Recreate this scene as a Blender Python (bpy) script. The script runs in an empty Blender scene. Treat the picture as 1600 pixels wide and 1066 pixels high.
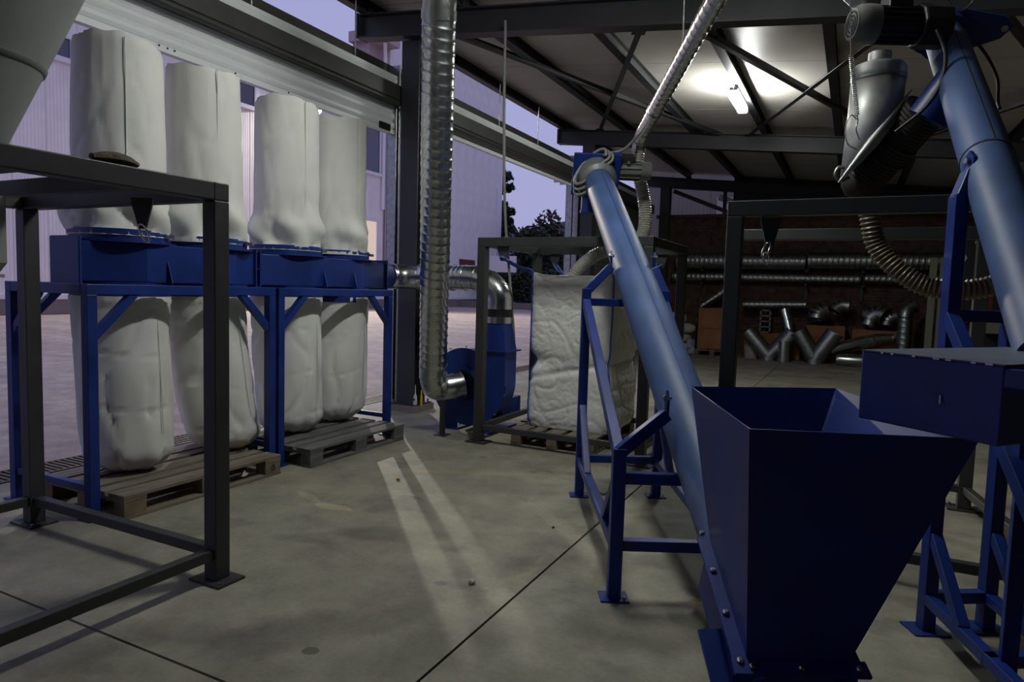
import bpy, math, random
from mathutils import Vector, Matrix, noise
random.seed(7)
PI = math.pi
scene = bpy.context.scene
COL = scene.collection
V = Vector

# ------------------------------------------------------------------ camera, sky, lights, exposure
YAW, PITCH, ROLL, EYE = math.radians(26.55), math.radians(4.365), math.radians(1.69), 1.4
HR = V((math.cos(YAW), math.sin(YAW), 0)); HD = V((-math.sin(YAW), math.cos(YAW), 0))
fwd = HD * math.cos(PITCH) - V((0, 0, 1)) * math.sin(PITCH)
up0 = HR.cross(fwd)
rt = HR * math.cos(ROLL) + up0 * math.sin(ROLL)
upv = -HR * math.sin(ROLL) + up0 * math.cos(ROLL)
cam_data = bpy.data.cameras.new('camera')
cam = bpy.data.objects.new('camera', cam_data)
COL.objects.link(cam)
cam.matrix_world = Matrix(((rt.x, upv.x, -fwd.x, 0), (rt.y, upv.y, -fwd.y, 0), (rt.z, upv.z, -fwd.z, EYE), (0, 0, 0, 1)))
cam_data.sensor_width = 36.0
cam_data.lens = 1060 / 1600 * 36
cam_data.clip_end = 2000
scene.camera = cam

world = bpy.data.worlds.new('dusk'); scene.world = world; world.use_nodes = True
wn = world.node_tree.nodes; wl = world.node_tree.links
bg = wn['Background']
tc = wn.new('ShaderNodeTexCoord'); sx = wn.new('ShaderNodeSeparateXYZ'); rp = wn.new('ShaderNodeValToRGB')
wl.new(tc.outputs['Generated'], sx.inputs[0]); wl.new(sx.outputs['Z'], rp.inputs[0]); wl.new(rp.outputs[0], bg.inputs[0])
rp.color_ramp.elements[0].position = 0.0; rp.color_ramp.elements[0].color = (0.385, 0.385, 0.64, 1)
rp.color_ramp.elements[1].position = 0.8; rp.color_ramp.elements[1].color = (0.33, 0.36, 0.66, 1)
bg.inputs[1].default_value = 1.0

flood = bpy.data.lights.new('yard_floodlight', 'SPOT')
flood.energy = 11500; flood.color = (1.0, 0.92, 0.78); flood.spot_size = math.radians(140); flood.spot_blend = 0.6; flood.shadow_soft_size = 0.2
fo = bpy.data.objects.new('yard_floodlight', flood); COL.objects.link(fo)
fo.location = (-25.62, 27.86, 10.45)
fo.rotation_euler = (V((-9.0, 17, 0)) - V(fo.location)).to_track_quat('-Z', 'Y').to_euler()

vs = scene.view_settings
vs.view_transform = 'Standard'; vs.look = 'None'; vs.gamma = 1; vs.exposure = 0.0; vs.use_curve_mapping = False
LAMP = 155.0

# ------------------------------------------------------------------ materials
MATS = {}
def mat(name, col, rough=0.5, metal=0.0, var=0.0, vscale=8.0, bump=0.0, bscale=60.0, rvar=0.0, spec=0.5, coords='Object', stretch=None, col2=None):
    m = bpy.data.materials.new(name); m.use_nodes = True
    nt = m.node_tree; n = nt.nodes; l = nt.links
    b = n['Principled BSDF']
    b.inputs['Base Color'].default_value = (*col, 1); b.inputs['Roughness'].default_value = rough; b.inputs['Metallic'].default_value = metal
    b.inputs['Specular IOR Level'].default_value = spec
    tcn = n.new('ShaderNodeTexCoord'); mp = n.new('ShaderNodeMapping'); l.new(tcn.outputs[coords], mp.inputs[0])
    if stretch: mp.inputs['Scale'].default_value = stretch
    if var or col2 or rvar:
        nz = n.new('ShaderNodeTexNoise'); nz.inputs['Scale'].default_value = vscale; nz.inputs['Detail'].default_value = 6
        l.new(mp.outputs[0], nz.inputs['Vector'])
        mr = n.new('ShaderNodeValToRGB')
        c2 = col2 if col2 else tuple(max(0, c * (1 + var)) for c in col)
        c1 = col if col2 else tuple(c * (1 - var) for c in col)
        mr.color_ramp.elements[0].position = 0.32; mr.color_ramp.elements[1].position = 0.68
        mr.color_ramp.elements[0].color = (*c1, 1); mr.color_ramp.elements[1].color = (*c2, 1)
        l.new(nz.outputs['Fac'], mr.inputs[0]); l.new(mr.outputs[0], b.inputs['Base Color'])
        if rvar:
            mt = n.new('ShaderNodeMapRange'); mt.inputs['To Min'].default_value = rough - rvar; mt.inputs['To Max'].default_value = rough + rvar
            l.new(nz.outputs['Fac'], mt.inputs['Value']); l.new(mt.outputs[0], b.inputs['Roughness'])
    if bump:
        nb = n.new('ShaderNodeTexNoise'); nb.inputs['Scale'].default_value = bscale; nb.inputs['Detail'].default_value = 4
        l.new(mp.outputs[0], nb.inputs['Vector'])
        bp = n.new('ShaderNodeBump'); bp.inputs['Strength'].default_value = bump; bp.inputs['Distance'].default_value = 0.02
        l.new(nb.outputs['Fac'], bp.inputs['Height']); l.new(bp.outputs[0], b.inputs['Normal'])
    MATS[name] = m
    return m

def rib_mat(name, col, axis, period, depth, rough=0.4, spec=0.5, sharp=False):
    """painted sheet with fine rolled ribs along one direction"""
    m = mat(name, col, rough, var=0.05, vscale=1.5, spec=spec)
    nt = m.node_tree; n = nt.nodes; l = nt.links; b = n['Principled BSDF']
    tcn = n.new('ShaderNodeTexCoord'); wv = n.new('ShaderNodeTexWave')
    wv.wave_type = 'BANDS'; wv.bands_direction = axis; wv.wave_profile = 'TRI' if sharp else 'SIN'
    wv.inputs['Scale'].default_value = 2 * PI / 20 / period * 1.0
    l.new(tcn.outputs['Object'], wv.inputs['Vector'])
    bp = n.new('ShaderNodeBump'); bp.inputs['Strength'].default_value = 1.0; bp.inputs['Distance'].default_value = depth
    l.new(wv.outputs['Fac'], bp.inputs['Height']); l.new(bp.outputs[0], b.inputs['Normal'])
    return m

BLUE = mat('blue_paint', (0.0035, 0.024, 0.175), 0.45, var=0.22, vscale=5, rvar=0.08, bump=0.02, bscale=150)
TUBEBLUE = mat('blue_tube_paint', (0.045, 0.085, 0.205), 0.54, var=0.18, spec=0.42, vscale=4, rvar=0.08)
GREY = mat('graphite_paint', (0.030, 0.032, 0.031), 0.5, var=0.12, vscale=6, rvar=0.06)
STEEL = mat('dark_structural_paint', (0.022, 0.022, 0.026), 0.5, var=0.12, vscale=5)
SILO = mat('silo_grey_paint', (0.18, 0.19, 0.185), 0.5, var=0.08, vscale=3)
GALV = mat('galvanised_sheet', (0.55, 0.57, 0.57), 0.26, 1.0, var=0.10, vscale=9, rvar=0.04)
GALVD = mat('dull_galvanised_sheet', (0.34, 0.35, 0.35), 0.4, 1.0, var=0.2, vscale=18, rvar=0.08)
CHROME = mat('bright_zinc', (0.75, 0.75, 0.74), 0.22, 1.0)
CLOTH = mat('white_filter_cloth', (0.70, 0.70, 0.67), 0.85, var=0.05, vscale=4, bump=0.10, bscale=220)
WOVEN = mat('woven_white_plastic', (0.74, 0.745, 0.69), 0.5, var=0.06, vscale=5, bump=0.55, bscale=14)
SEAM = mat('blue_seam_cord', (0.05, 0.10, 0.42), 0.7, var=0.2, vscale=40)
WOOD = mat('weathered_wood', (0.12, 0.10, 0.075), 0.85, col2=(0.22, 0.185, 0.14), vscale=5, bump=0.25, bscale=30, stretch=(6, 0.8, 6))
WOODG = mat('grey_weathered_wood', (0.075, 0.075, 0.075), 0.85, col2=(0.15, 0.145, 0.14), vscale=5, bump=0.25, bscale=30, stretch=(6, 0.8, 6))
ENDW = mat('pallet_block_wood', (0.20, 0.155, 0.10), 0.9, col2=(0.11, 0.085, 0.06), vscale=9)
CRATE = mat('orange_board', (0.30, 0.13, 0.05), 0.75, var=0.2, vscale=3)
WHITEP = mat('white_painted_metal', (0.70, 0.73, 0.74), 0.38, var=0.04, vscale=2)
SHUTBR = mat('shutter_tube_paint', (0.035, 0.033, 0.031), 0.5, var=0.1)
DARK = mat('dark_void', (0.008, 0.008, 0.008), 0.8)
RUBBER = mat('black_rubber', (0.012, 0.012, 0.012), 0.55)
CABLE = mat('grey_cable', (0.20, 0.20, 0.19), 0.5)
HOSE = mat('brown_flex_hose', (0.12, 0.095, 0.055), 0.38, var=0.2, vscale=10)
SLEEVE = mat('dark_brown_sleeve', (0.02, 0.015, 0.011), 0.6, var=0.3, vscale=14)
CLEARH = mat('translucent_grey_hose', (0.33, 0.33, 0.29), 0.3, var=0.12, vscale=12)
MOTOR = mat('motor_grey', (0.13, 0.135, 0.13), 0.42, var=0.15, vscale=12)
MOTORD = mat('motor_dark', (0.018, 0.018, 0.02), 0.5)
YELLOW = mat('yellow_plastic', (0.6, 0.42, 0.02), 0.4)
REDB = mat('red_brown_board', (0.13, 0.035, 0.025), 0.6, var=0.15, vscale=3)
ORANGE = mat('orange_sticker', (0.5, 0.2, 0.03), 0.6)
LABELW = mat('white_label', (0.6, 0.6, 0.58), 0.6)
INK = mat('ink', (0.02, 0.02, 0.05), 0.7)
OLIVE = mat('pale_green_paint', (0.20, 0.22, 0.15), 0.5, var=0.08, vscale=4)
CAB = mat('anthracite_cabinet', (0.022, 0.022, 0.024), 0.45)
BRICK = mat('red_brick', (0.055, 0.026, 0.018), 0.9, col2=(0.15, 0.085, 0.055), vscale=7.0, bump=0.3, bscale=40)
MORTAR = mat('mortar', (0.10, 0.09, 0.08), 0.95, var=0.2, vscale=3)
LEAF = mat('dark_leaf', (0.018, 0.035, 0.012), 0.7, var=0.5, vscale=0.8)
LEAFB = mat('autumn_leaf', (0.055, 0.05, 0.022), 0.7, var=0.5, vscale=0.8)
NEEDLE = mat('pine_needles', (0.012, 0.03, 0.018), 0.7, var=0.3, vscale=2)
BARK = mat('bark', (0.05, 0.035, 0.025), 0.9, var=0.3, vscale=5)
HILL = mat('hill_scrub', (0.055, 0.05, 0.08), 0.95, var=0.3, vscale=0.03)
PANEL = rib_mat('wall_panel_ribs', (0.76, 0.71, 0.70), 'Y', 0.12, 0.002, rough=0.7, spec=0.2)
BACKPAN = rib_mat('corrugated_end_panel', (0.17, 0.15, 0.13), 'X', 0.12, 0.012, rough=0.5)
CEIL = rib_mat('ceiling_panel_ribs', (0.54, 0.51, 0.465), 'Y', 0.05, 0.0035, rough=0.42, sharp=True)
SHUT3 = rib_mat('closed_shutter', (0.10, 0.11, 0.105), 'Z', 0.1, 0.01, rough=0.5)
GLASS = mat('window_glass', (0.05, 0.05, 0.09), 0.08, spec=0.9)
FRAMEW = mat('window_frame_white', (0.7, 0.68, 0.72), 0.4)
PLINTH = mat('plinth_render', (0.20, 0.165, 0.15), 0.9, var=0.1, vscale=1)
PINKW = mat('pinkish_render', (0.42, 0.33, 0.33), 0.9, var=0.06, vscale=0.5)
SIGNW = mat('white_board', (0.60, 0.58, 0.62), 0.6)
STONE = mat('pale_debris', (0.5, 0.47, 0.42), 0.9)
GRATE = mat('drain_grate_steel', (0.10, 0.075, 0.06), 0.6, 0.4, var=0.2, vscale=6)
GLOVE = mat('brown_leather', (0.10, 0.075, 0.045), 0.85, var=0.3, vscale=30, bump=0.3, bscale=80)
SACKM = mat('dirty_white_sack', (0.42, 0.41, 0.38), 0.8, var=0.15, vscale=3, bump=0.2, bscale=30)

def emit_mat(name, col, s):
    m = bpy.data.materials.new(name); m.use_nodes = True
    b = m.node_tree.nodes['Principled BSDF']
    b.inputs['Base Color'].default_value = (0.8, 0.8, 0.8, 1)
    b.inputs['Emission Color'].default_value = (*col, 1); b.inputs['Emission Strength'].default_value = s
    return m
LAMPM = emit_mat('lamp_diffuser_lit', (0.97, 1.0, 0.955), LAMP)
FLOODM = emit_mat('floodlight_lens_lit', (1.0, 0.95, 0.85), 60.0)
WARMW = emit_mat('warm_lit_window', (0.75, 0.52, 0.22), 0.55)

def concrete(name, base, dark, light, yard=False):
    m = bpy.data.materials.new(name); m.use_nodes = True
    nt = m.node_tree; n = nt.nodes; l = nt.links; b = n['Principled BSDF']
    tcn = n.new('ShaderNodeTexCoord')
    def noise_(s, d=6, r=0.6, stretch=None):
        q = n.new('ShaderNodeTexNoise'); q.inputs['Scale'].default_value = s; q.inputs['Detail'].default_value = d; q.inputs['Roughness'].default_value = r
        if stretch:
            mp = n.new('ShaderNodeMapping'); mp.inputs['Scale'].default_value = stretch; l.new(tcn.outputs['Object'], mp.inputs[0]); l.new(mp.outputs[0], q.inputs['Vector'])
        else: l.new(tcn.outputs['Object'], q.inputs['Vector'])
        return q
    def ramp(src, p0, p1, c0, c1):
        q = n.new('ShaderNodeValToRGB'); q.color_ramp.elements[0].position = p0; q.color_ramp.elements[1].position = p1
        q.color_ramp.elements[0].color = (*c0, 1); q.color_ramp.elements[1].color = (*c1, 1); l.new(src, q.inputs[0]); return q
    def mix(t, f, a, bb):
        q = n.new('ShaderNodeMix'); q.data_type = 'RGBA'; q.blend_type = t
        if isinstance(f, float): q.inputs[0].default_value = f
        else: l.new(f, q.inputs[0])
        l.new(a, q.inputs[6]); l.new(bb, q.inputs[7]); return q.outputs[2]
    big = ramp(noise_(0.9, 5).outputs['Fac'], 0.3, 0.72, dark, light)
    mid = ramp(noise_(3.2, 8, 0.65).outputs['Fac'], 0.33, 0.7, (0.66, 0.66, 0.67), (1.16, 1.16, 1.15))
    c = mix('MULTIPLY', 1.0, big.outputs[0], mid.outputs[0])
    fine = ramp(noise_(45, 4).outputs['Fac'], 0.3, 0.7, (0.9, 0.9, 0.9), (1.08, 1.08, 1.08))
    c = mix('MULTIPLY', 1.0, c, fine.outputs[0])
    if not yard:
        # damp-looking old stains and a few spots
        st = ramp(noise_(1.7, 3, 0.5, (1, 1.4, 1)).outputs['Fac'], 0.60, 0.66, (1, 1, 1), (0.72, 0.72, 0.74))
        c = mix('MULTIPLY', 1.0, c, st.outputs[0])
        vo = n.new('ShaderNodeTexVoronoi'); vo.inputs['Scale'].default_value = 1.6; l.new(tcn.outputs['Object'], vo.inputs['Vector'])
        sp = ramp(vo.outputs['Distance'], 0.045, 0.07, (0.6, 0.6, 0.62), (1, 1, 1))
        c = mix('MULTIPLY', 0.8, c, sp.outputs[0])
        dn = noise_(5.0, 5, 0.6)
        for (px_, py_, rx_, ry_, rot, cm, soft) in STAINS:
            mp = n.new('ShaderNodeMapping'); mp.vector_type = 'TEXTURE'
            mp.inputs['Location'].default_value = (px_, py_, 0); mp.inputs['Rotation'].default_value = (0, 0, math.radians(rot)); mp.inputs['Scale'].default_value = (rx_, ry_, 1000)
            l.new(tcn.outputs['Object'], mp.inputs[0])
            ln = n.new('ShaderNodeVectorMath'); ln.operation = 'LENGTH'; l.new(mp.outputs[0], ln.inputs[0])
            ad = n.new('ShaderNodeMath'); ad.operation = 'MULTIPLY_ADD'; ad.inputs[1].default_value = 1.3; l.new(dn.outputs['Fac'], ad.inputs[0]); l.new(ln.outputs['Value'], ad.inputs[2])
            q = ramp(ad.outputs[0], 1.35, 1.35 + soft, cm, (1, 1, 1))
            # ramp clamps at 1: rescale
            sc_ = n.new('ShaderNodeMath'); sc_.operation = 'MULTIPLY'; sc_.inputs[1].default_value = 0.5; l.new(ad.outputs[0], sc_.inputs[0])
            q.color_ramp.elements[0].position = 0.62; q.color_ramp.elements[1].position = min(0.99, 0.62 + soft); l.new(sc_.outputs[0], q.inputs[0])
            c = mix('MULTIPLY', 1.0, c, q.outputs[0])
        pale = ramp(noise_(0.8, 4, 0.6, (2.0, 0.7, 1)).outputs['Fac'], 0.66, 0.70, (1, 1, 1), (1.35, 1.27, 1.15))
        c = mix('MULTIPLY', 1.0, c, pale.outputs[0])
    else:
        tr = ramp(noise_(0.35, 5, 0.6, (0.25, 2.5, 1)).outputs['Fac'], 0.4, 0.7, (0.85, 0.83, 0.85), (1.1, 1.08, 1.05))
        c = mix('MULTIPLY', 1.0, c, tr.outputs[0])
    l.new(c, b.inputs['Base Color'])
    rr = n.new('ShaderNodeMapRange'); rr.inputs['To Min'].default_value = 0.55 if not yard else 0.7; rr.inputs['To Max'].default_value = 0.8 if not yard else 0.9
    l.new(noise_(2.2).outputs['Fac'], rr.inputs['Value']); l.new(rr.outputs[0], b.inputs['Roughness'])
    bp = n.new('ShaderNodeBump'); bp.inputs['Strength'].default_value = 0.15; bp.inputs['Distance'].default_value = 0.01
    l.new(noise_(30).outputs['Fac'], bp.inputs['Height']); l.new(bp.outputs[0], b.inputs['Normal'])
    return m
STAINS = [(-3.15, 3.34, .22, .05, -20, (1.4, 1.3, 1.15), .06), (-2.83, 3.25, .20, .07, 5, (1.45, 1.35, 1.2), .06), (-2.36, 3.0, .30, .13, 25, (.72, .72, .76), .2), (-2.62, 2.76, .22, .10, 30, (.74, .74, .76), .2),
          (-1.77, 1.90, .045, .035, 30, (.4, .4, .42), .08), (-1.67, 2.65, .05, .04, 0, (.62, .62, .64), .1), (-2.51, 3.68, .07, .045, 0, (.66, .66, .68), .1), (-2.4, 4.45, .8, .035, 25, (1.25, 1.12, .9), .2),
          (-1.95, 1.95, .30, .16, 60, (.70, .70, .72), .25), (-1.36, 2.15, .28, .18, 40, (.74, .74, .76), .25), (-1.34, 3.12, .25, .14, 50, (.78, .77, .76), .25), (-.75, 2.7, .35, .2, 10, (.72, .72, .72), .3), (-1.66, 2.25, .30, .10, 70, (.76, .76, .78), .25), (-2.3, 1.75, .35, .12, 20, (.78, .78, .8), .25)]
FLOORM = concrete('shop_concrete', None, (0.215, 0.203, 0.152), (0.335, 0.318, 0.25))
YARDM = concrete('yard_concrete', None, (0.40, 0.325, 0.285), (0.50, 0.415, 0.37), yard=True)
JOINT = mat('joint_filler', (0.03, 0.028, 0.026), 0.9)

# ------------------------------------------------------------------ mesh building helpers
def frame_of(d, upish=None):
    d = d.normalized()
    u = V((0, 0, 1)) if upish is None else upish
    if abs(d.dot(u)) > 0.985: u = V((0, 1, 0)) if abs(d.y) < 0.9 else V((1, 0, 0))
    s = d.cross(u).normalized(); u = s.cross(d).normalized()
    return d, s, u

class MB:
    def __init__(self): self.v = []; self.f = []
    def add(self, vs_, fs):
        o = len(self.v); self.v += [V(p) for p in vs_]; self.f += [tuple(i + o for i in q) for q in fs]; return self
    def box(self, c, s, ax=None):
        c = V(c); hx, hy, hz = s[0] / 2, s[1] / 2, s[2] / 2
        A = ax or (V((1, 0, 0)), V((0, 1, 0)), V((0, 0, 1)))
        p = [c + A[0] * (hx * i) + A[1] * (hy * j) + A[2] * (hz * k) for k in (-1, 1) for j in (-1, 1) for i in (-1, 1)]
        return self.add(p, [(0, 2, 3, 1), (4, 5, 7, 6), (0, 1, 5, 4), (2, 6, 7, 3), (0, 4, 6, 2), (1, 3, 7, 5)])
    def bb(self, x0, x1, y0, y1, z0, z1):
        return self.box(((x0 + x1) / 2, (y0 + y1) / 2, (z0 + z1) / 2), (abs(x1 - x0), abs(y1 - y0), abs(z1 - z0)))
    def bar(self, p, q, w, h=None, upish=None):
        p = V(p); q = V(q); h = h or w
        d, s, u = frame_of(q - p, upish)
        return self.box((p + q) / 2, (w, (q - p).length, h), (s, d, u))
    def cyl(self, p, q, r, r2=None, n=16, cap=True):
        p = V(p); q = V(q); r2 = r if r2 is None else r2
        d, s, u = frame_of(q - p)
        vs_ = []
        for c, rr in ((p, r), (q, r2)):
            for i in range(n):
                a = 2 * PI * i / n; vs_.append(c + (s * math.cos(a) + u * math.sin(a)) * rr)
        fs = [(i, (i + 1) % n, n + (i + 1) % n, n + i) for i in range(n)]
        if cap: fs += [tuple(range(n))[::-1], tuple(range(n, 2 * n))]
        return self.add(vs_, fs)
    def ring(self, p, q, r0, r1, n=24):
        """hollow cylinder, inner r0, outer r1"""
        p = V(p); q = V(q); d, s, u = frame_of(q - p); vs_ = []
        for c, rr in ((p, r0), (p, r1), (q, r1), (q, r0)):
            for i in range(n):
                a = 2 * PI * i / n; vs_.append(c + (s * math.cos(a) + u * math.sin(a)) * rr)
        fs = []
        for k in range(4):
            k2 = (k + 1) % 4
            fs += [(k * n + i, k * n + (i + 1) % n, k2 * n + (i + 1) % n, k2 * n + i) for i in range(n)]
        return self.add(vs_, fs)
    def sweep(self, pts, rf, n=16, cap=True, step=None, smooth=True):
        """tube along a path; rf is a radius or rf(s, theta, t)"""
        P = [V(p) for p in pts]
        if smooth and len(P) > 2: P = catmull(P)
        L = [0]
        for a, b in zip(P, P[1:]): L.append(L[-1] + (b - a).length)
        tot = L[-1]
        if step:
            k = max(2, int(tot / step)); Q = []
            j = 0
            for i in range(k + 1):
                s_ = tot * i / k
                while j < len(L) - 2 and L[j + 1] < s_: j += 1
                t = (s_ - L[j]) / max(1e-9, L[j + 1] - L[j]); Q.append(P[j].lerp(P[j + 1], t))
            P = Q; L = [tot * i / k for i in range(k + 1)]
        d, s, u = frame_of(P[1] - P[0])
        vs_ = []
        for i, p in enumerate(P):
            t = (P[min(i + 1, len(P) - 1)] - P[max(i - 1, 0)]).normalized()
            s = (s - t * s.dot(t)).normalized(); u = s.cross(t)
            for k in range(n):
                a = 2 * PI * k / n
                r = rf(L[i], a, L[i] / tot) if callable(rf) else rf
                vs_.append(p + (s * math.cos(a) + u * math.sin(a)) * r)
        m = len(P)
        fs = [(i * n + k, i * n + (k + 1) % n, (i + 1) * n + (k + 1) % n, (i + 1) * n + k) for i in range(m - 1) for k in range(n)]
        if cap: fs += [tuple(range(n))[::-1], tuple(range((m - 1) * n, m * n))]
        return self.add(vs_, fs)
    def lathe(self, c, prof, n=32, ax=V((0, 0, 1)), cap=True):
        c = V(c); d, s, u = frame_of(V(ax)); vs_ = []
        for r, h in prof:
            for i in range(n):
                a = 2 * PI * i / n; vs_.append(c + d * h + (s * math.cos(a) + u * math.sin(a)) * r)
        m = len(prof)
        fs = [(j * n + i, j * n + (i + 1) % n, (j + 1) * n + (i + 1) % n, (j + 1) * n + i) for j in range(m - 1) for i in range(n)]
        if cap: fs += [tuple(range(n))[::-1], tuple(range((m - 1) * n, m * n))]
        return self.add(vs_, fs)
    def prism(self, poly, o, ux, uy, thick):
        """poly in the (ux, uy) plane at o, extruded both ways along ux x uy"""
        o = V(o); ux = V(ux).normalized(); uy = V(uy).normalized(); nn = ux.cross(uy).normalized(); n = len(poly)
        a = [o + ux * x + uy * y - nn * (thick / 2) for x, y in poly]; b = [p + nn * thick for p in a]
        return self.add(a + b, [tuple(range(n))[::-1], tuple(range(n, 2 * n))] + [(i, (i + 1) % n, n + (i + 1) % n, n + i) for i in range(n)])
    def build(self, name, m, parent=None, smooth=None, bevel=0):
        off = wloc(parent) if parent else V((0, 0, 0))
        me = bpy.data.meshes.new(name)
        me.from_pydata([tuple(p - off) for p in self.v], [], self.f)
        me.materials.append(m)
        if smooth is not None:
            me.polygons.foreach_set('use_smooth', [True] * len(me.polygons))
            me.set_sharp_from_angle(angle=math.radians(smooth))
        me.update()
        o = bpy.data.objects.new(name, me); COL.objects.link(o)
        if parent: o.parent = parent
        if bevel:
            bv = o.modifiers.new('edge', 'BEVEL'); bv.width = bevel; bv.segments = 2; bv.limit_method = 'ANGLE'; bv.angle_limit = math.radians(50)
        return o

def catmull(P, k=8):
    out = []
    Q = [P[0] * 2 - P[1]] + P + [P[-1] * 2 - P[-2]]
    for i in range(1, len(Q) - 2):
        a, b, c, d = Q[i - 1], Q[i], Q[i + 1], Q[i + 2]
        for j in range(k):
            t = j / k
            out.append(0.5 * ((2 * b) + (c - a) * t + (2 * a - 5 * b + 4 * c - d) * t * t + (3 * b - a - 3 * c + d) * t ** 3))
    out.append(P[-1]); return out

def wloc(o):
    p = V((0, 0, 0))
    while o: p = p + V(o.location); o = o.parent
    return p
def tag(o, label, cat, group=None, kind=None):
    if label: o['label'] = label
    if cat: o['category'] = cat
    if group: o['group'] = group
    if kind: o['kind'] = kind
    return o
def thing(name, label, cat, loc=(0, 0, 0), group=None):
    o = bpy.data.objects.new(name, None); o.empty_display_size = 0.1; COL.objects.link(o); o.location = loc
    return tag(o, label, cat, group)
def struct(o): o['kind'] = 'structure'; return o
def lab(o, t): o['label'] = t; return o
def copy_part(src, parent, delta):
    c = src.copy(); COL.objects.link(c); c.parent = parent; c.location = V(src.location) + V(delta); return c
def C(lat, d, z): return HR * lat + HD * d + V((0, 0, z))     # plan axes of the conveyor line (turned 26.55 degrees)
def ribbed(R, pitch, b, sharp=6.0, hel=True):
    def f(s, a, t):
        ph = (s / pitch - (a / (2 * PI) if hel else 0)) % 1.0
        return R + b * math.exp(-((ph - 0.5) * sharp) ** 2)
    return f
def corrug(R, pitch, b):
    return lambda s, a, t: R + b * math.cos(2 * PI * s / pitch)
ORD = ['first', 'second', 'third', 'fourth', 'fifth', 'sixth', 'seventh', 'eighth', 'ninth', 'tenth', 'eleventh']

# ------------------------------------------------------------------ the shell
fl = struct(MB().bb(-5.35, 6.2, -5.0, 17.4, -0.14, -0.02).build('floor', JOINT))
xs = [-5.02, -1.30, 3.6, 6.2]; ys = [-5, -3.9, 1.60, 7.3, 12.9, 17.4]; g = 0.006
for i in range(len(xs) - 1):
    for j in range(len(ys) - 1):
        MB().bb(xs[i] + g, xs[i + 1] - g, ys[j] + g, ys[j + 1] - g, -0.03, 0.0).build('concrete_slab', FLOORM, fl)
yd = struct(MB().bb(-700, -5.36, -300, 800, -0.3, -0.01).build('floor_yard', YARDM))
for y0, y1 in ((18.2, 800),):
    struct(MB().bb(-5.3, 700, y0, y1, -0.3, -0.02).build('floor_yard', YARDM))

# drain channel along the opening
dr = thing('drain_channel', 'long slotted steel drain channel set in the ground at the open side', 'drain', (-5.19, 3, 0))
MB().bb(-5.34, -5.04, -4.9, 12.0, -0.02, -0.012).build('trough', DARK, dr)
for x in (-5.335, -5.045): MB().bb(x - .012, x + .012, -4.9, 12.0, -0.02, 0.004).build('edge_rail', GRATE, dr)
gb = MB()
y = 0.6
while y < 12: gb.bb(-5.325, -5.055, y, y + 0.022, -0.012, 0.003); y += 0.045
tag(gb.build('grate_bars', GRATE, dr), None, None, kind='stuff')

# roof: sheets over purlins over rafters, falling into the building
def zr(x): return 4.38 - 0.1 * (x + 5)
RAFT = {0.5: 'roof_rafter', 6.2: 'roof_rafter', 11.9: 'roof_rafter', 17.2: 'roof_rafter'}
rl = {0.5: 'dark steel rafter nearest the camera, overhead behind the view', 6.2: 'deep dark steel rafter resting on the column beside the vertical duct',
      11.9: 'dark steel rafter behind the lit lamp, ending above the far shutter', 17.2: 'dark steel rafter running above the brick wall'}
def ibeam(m, p, q, w, h, tw, tf, upish=None):
    p = V(p); q = V(q); d, s, u = frame_of(q - p, upish)
    for k in (-1, 1):
        m.box((p + q) / 2 + u * (k * (h / 2 - tf / 2)), (w, (q - p).length, tf), (s, d, u))
    m.box((p + q) / 2, (tw, (q - p).length, h - 2 * tf), (s, d, u))
for yy in RAFT:
    t = thing('roof_rafter', rl[yy], 'rafter', (-5.08, yy, zr(-5.08) - .27), 'roof rafters')
    m = MB(); ibeam(m, (-5.08, yy, zr(-5.08) - .132), (6.1, yy, zr(6.1) - .132), 0.16, 0.26, 0.012, 0.016); m.build('beam', STEEL, t)
    MB().box((-5.085, yy, zr(-5.08) - .13), (0.012, 0.18, 0.27)).build('end_plate', STEEL, t)
PX = [-5.0, -3.80, -2.60, -1.44, -0.36, 0.75, 1.9, 3.05, 4.2, 5.4]
for i, x in enumerate(PX):
    z = zr(x)
    pl = 'dark roof purlin along the eave over the open side' if i == 0 else ('dark roof purlin carrying the lit lamp' if i == 3 else '%s dark roof purlin counted in from the eave' % ORD[i])
    t = thing('roof_purlin', pl, 'purlin', (x, 6.2, z), 'roof purlins')
    m = MB(); ibeam(m, (x, -4.9, z + .07), (x, 17.35, z + .07), 0.10, 0.14, 0.010, 0.012); m.build('beam', STEEL, t)
    for yy in (6.2, 11.9): MB().box((x + .06, yy, z + .06), (0.01, 0.12, 0.11)).build('cleat', STEEL, t)
ce = struct(MB().add([(-5.25, -5, zr(-5.25) + .20), (6.3, -5, zr(6.3) + .20), (6.3, 17.6, zr(6.3) + .20), (-5.25, 17.6, zr(-5.25) + .20),
                      (-5.25, -5, zr(-5.25) + .24), (6.3, -5, zr(6.3) + .24), (6.3, 17.6, zr(6.3) + .24), (-5.25, 17.6, zr(-5.25) + .24)],
                     [(0, 1, 2, 3), (7, 6, 5, 4), (0, 4, 5, 1), (1, 5, 6, 2), (2, 6, 7, 3), (3, 7, 4, 0)]).build('ceiling', STEEL))
y = -5.0
while y < 17.5:
    a, b = y + .006, y + 1.124
    MB().add([(-5.25, a, zr(-5.25) + .145), (6.3, a, zr(6.3) + .145), (6.3, b, zr(6.3) + .145), (-5.25, b, zr(-5.25) + .145),
              (-5.25, a, zr(-5.25) + .20), (6.3, a, zr(6.3) + .20), (6.3, b, zr(6.3) + .20), (-5.25, b, zr(-5.25) + .20)],
             [(0, 3, 2, 1), (4, 5, 6, 7), (0, 1, 5, 4), (1, 2, 6, 5), (2, 3, 7, 6), (3, 0, 4, 7)]).build('roof_panel', CEIL, ce)
    y += 1.13
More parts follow.
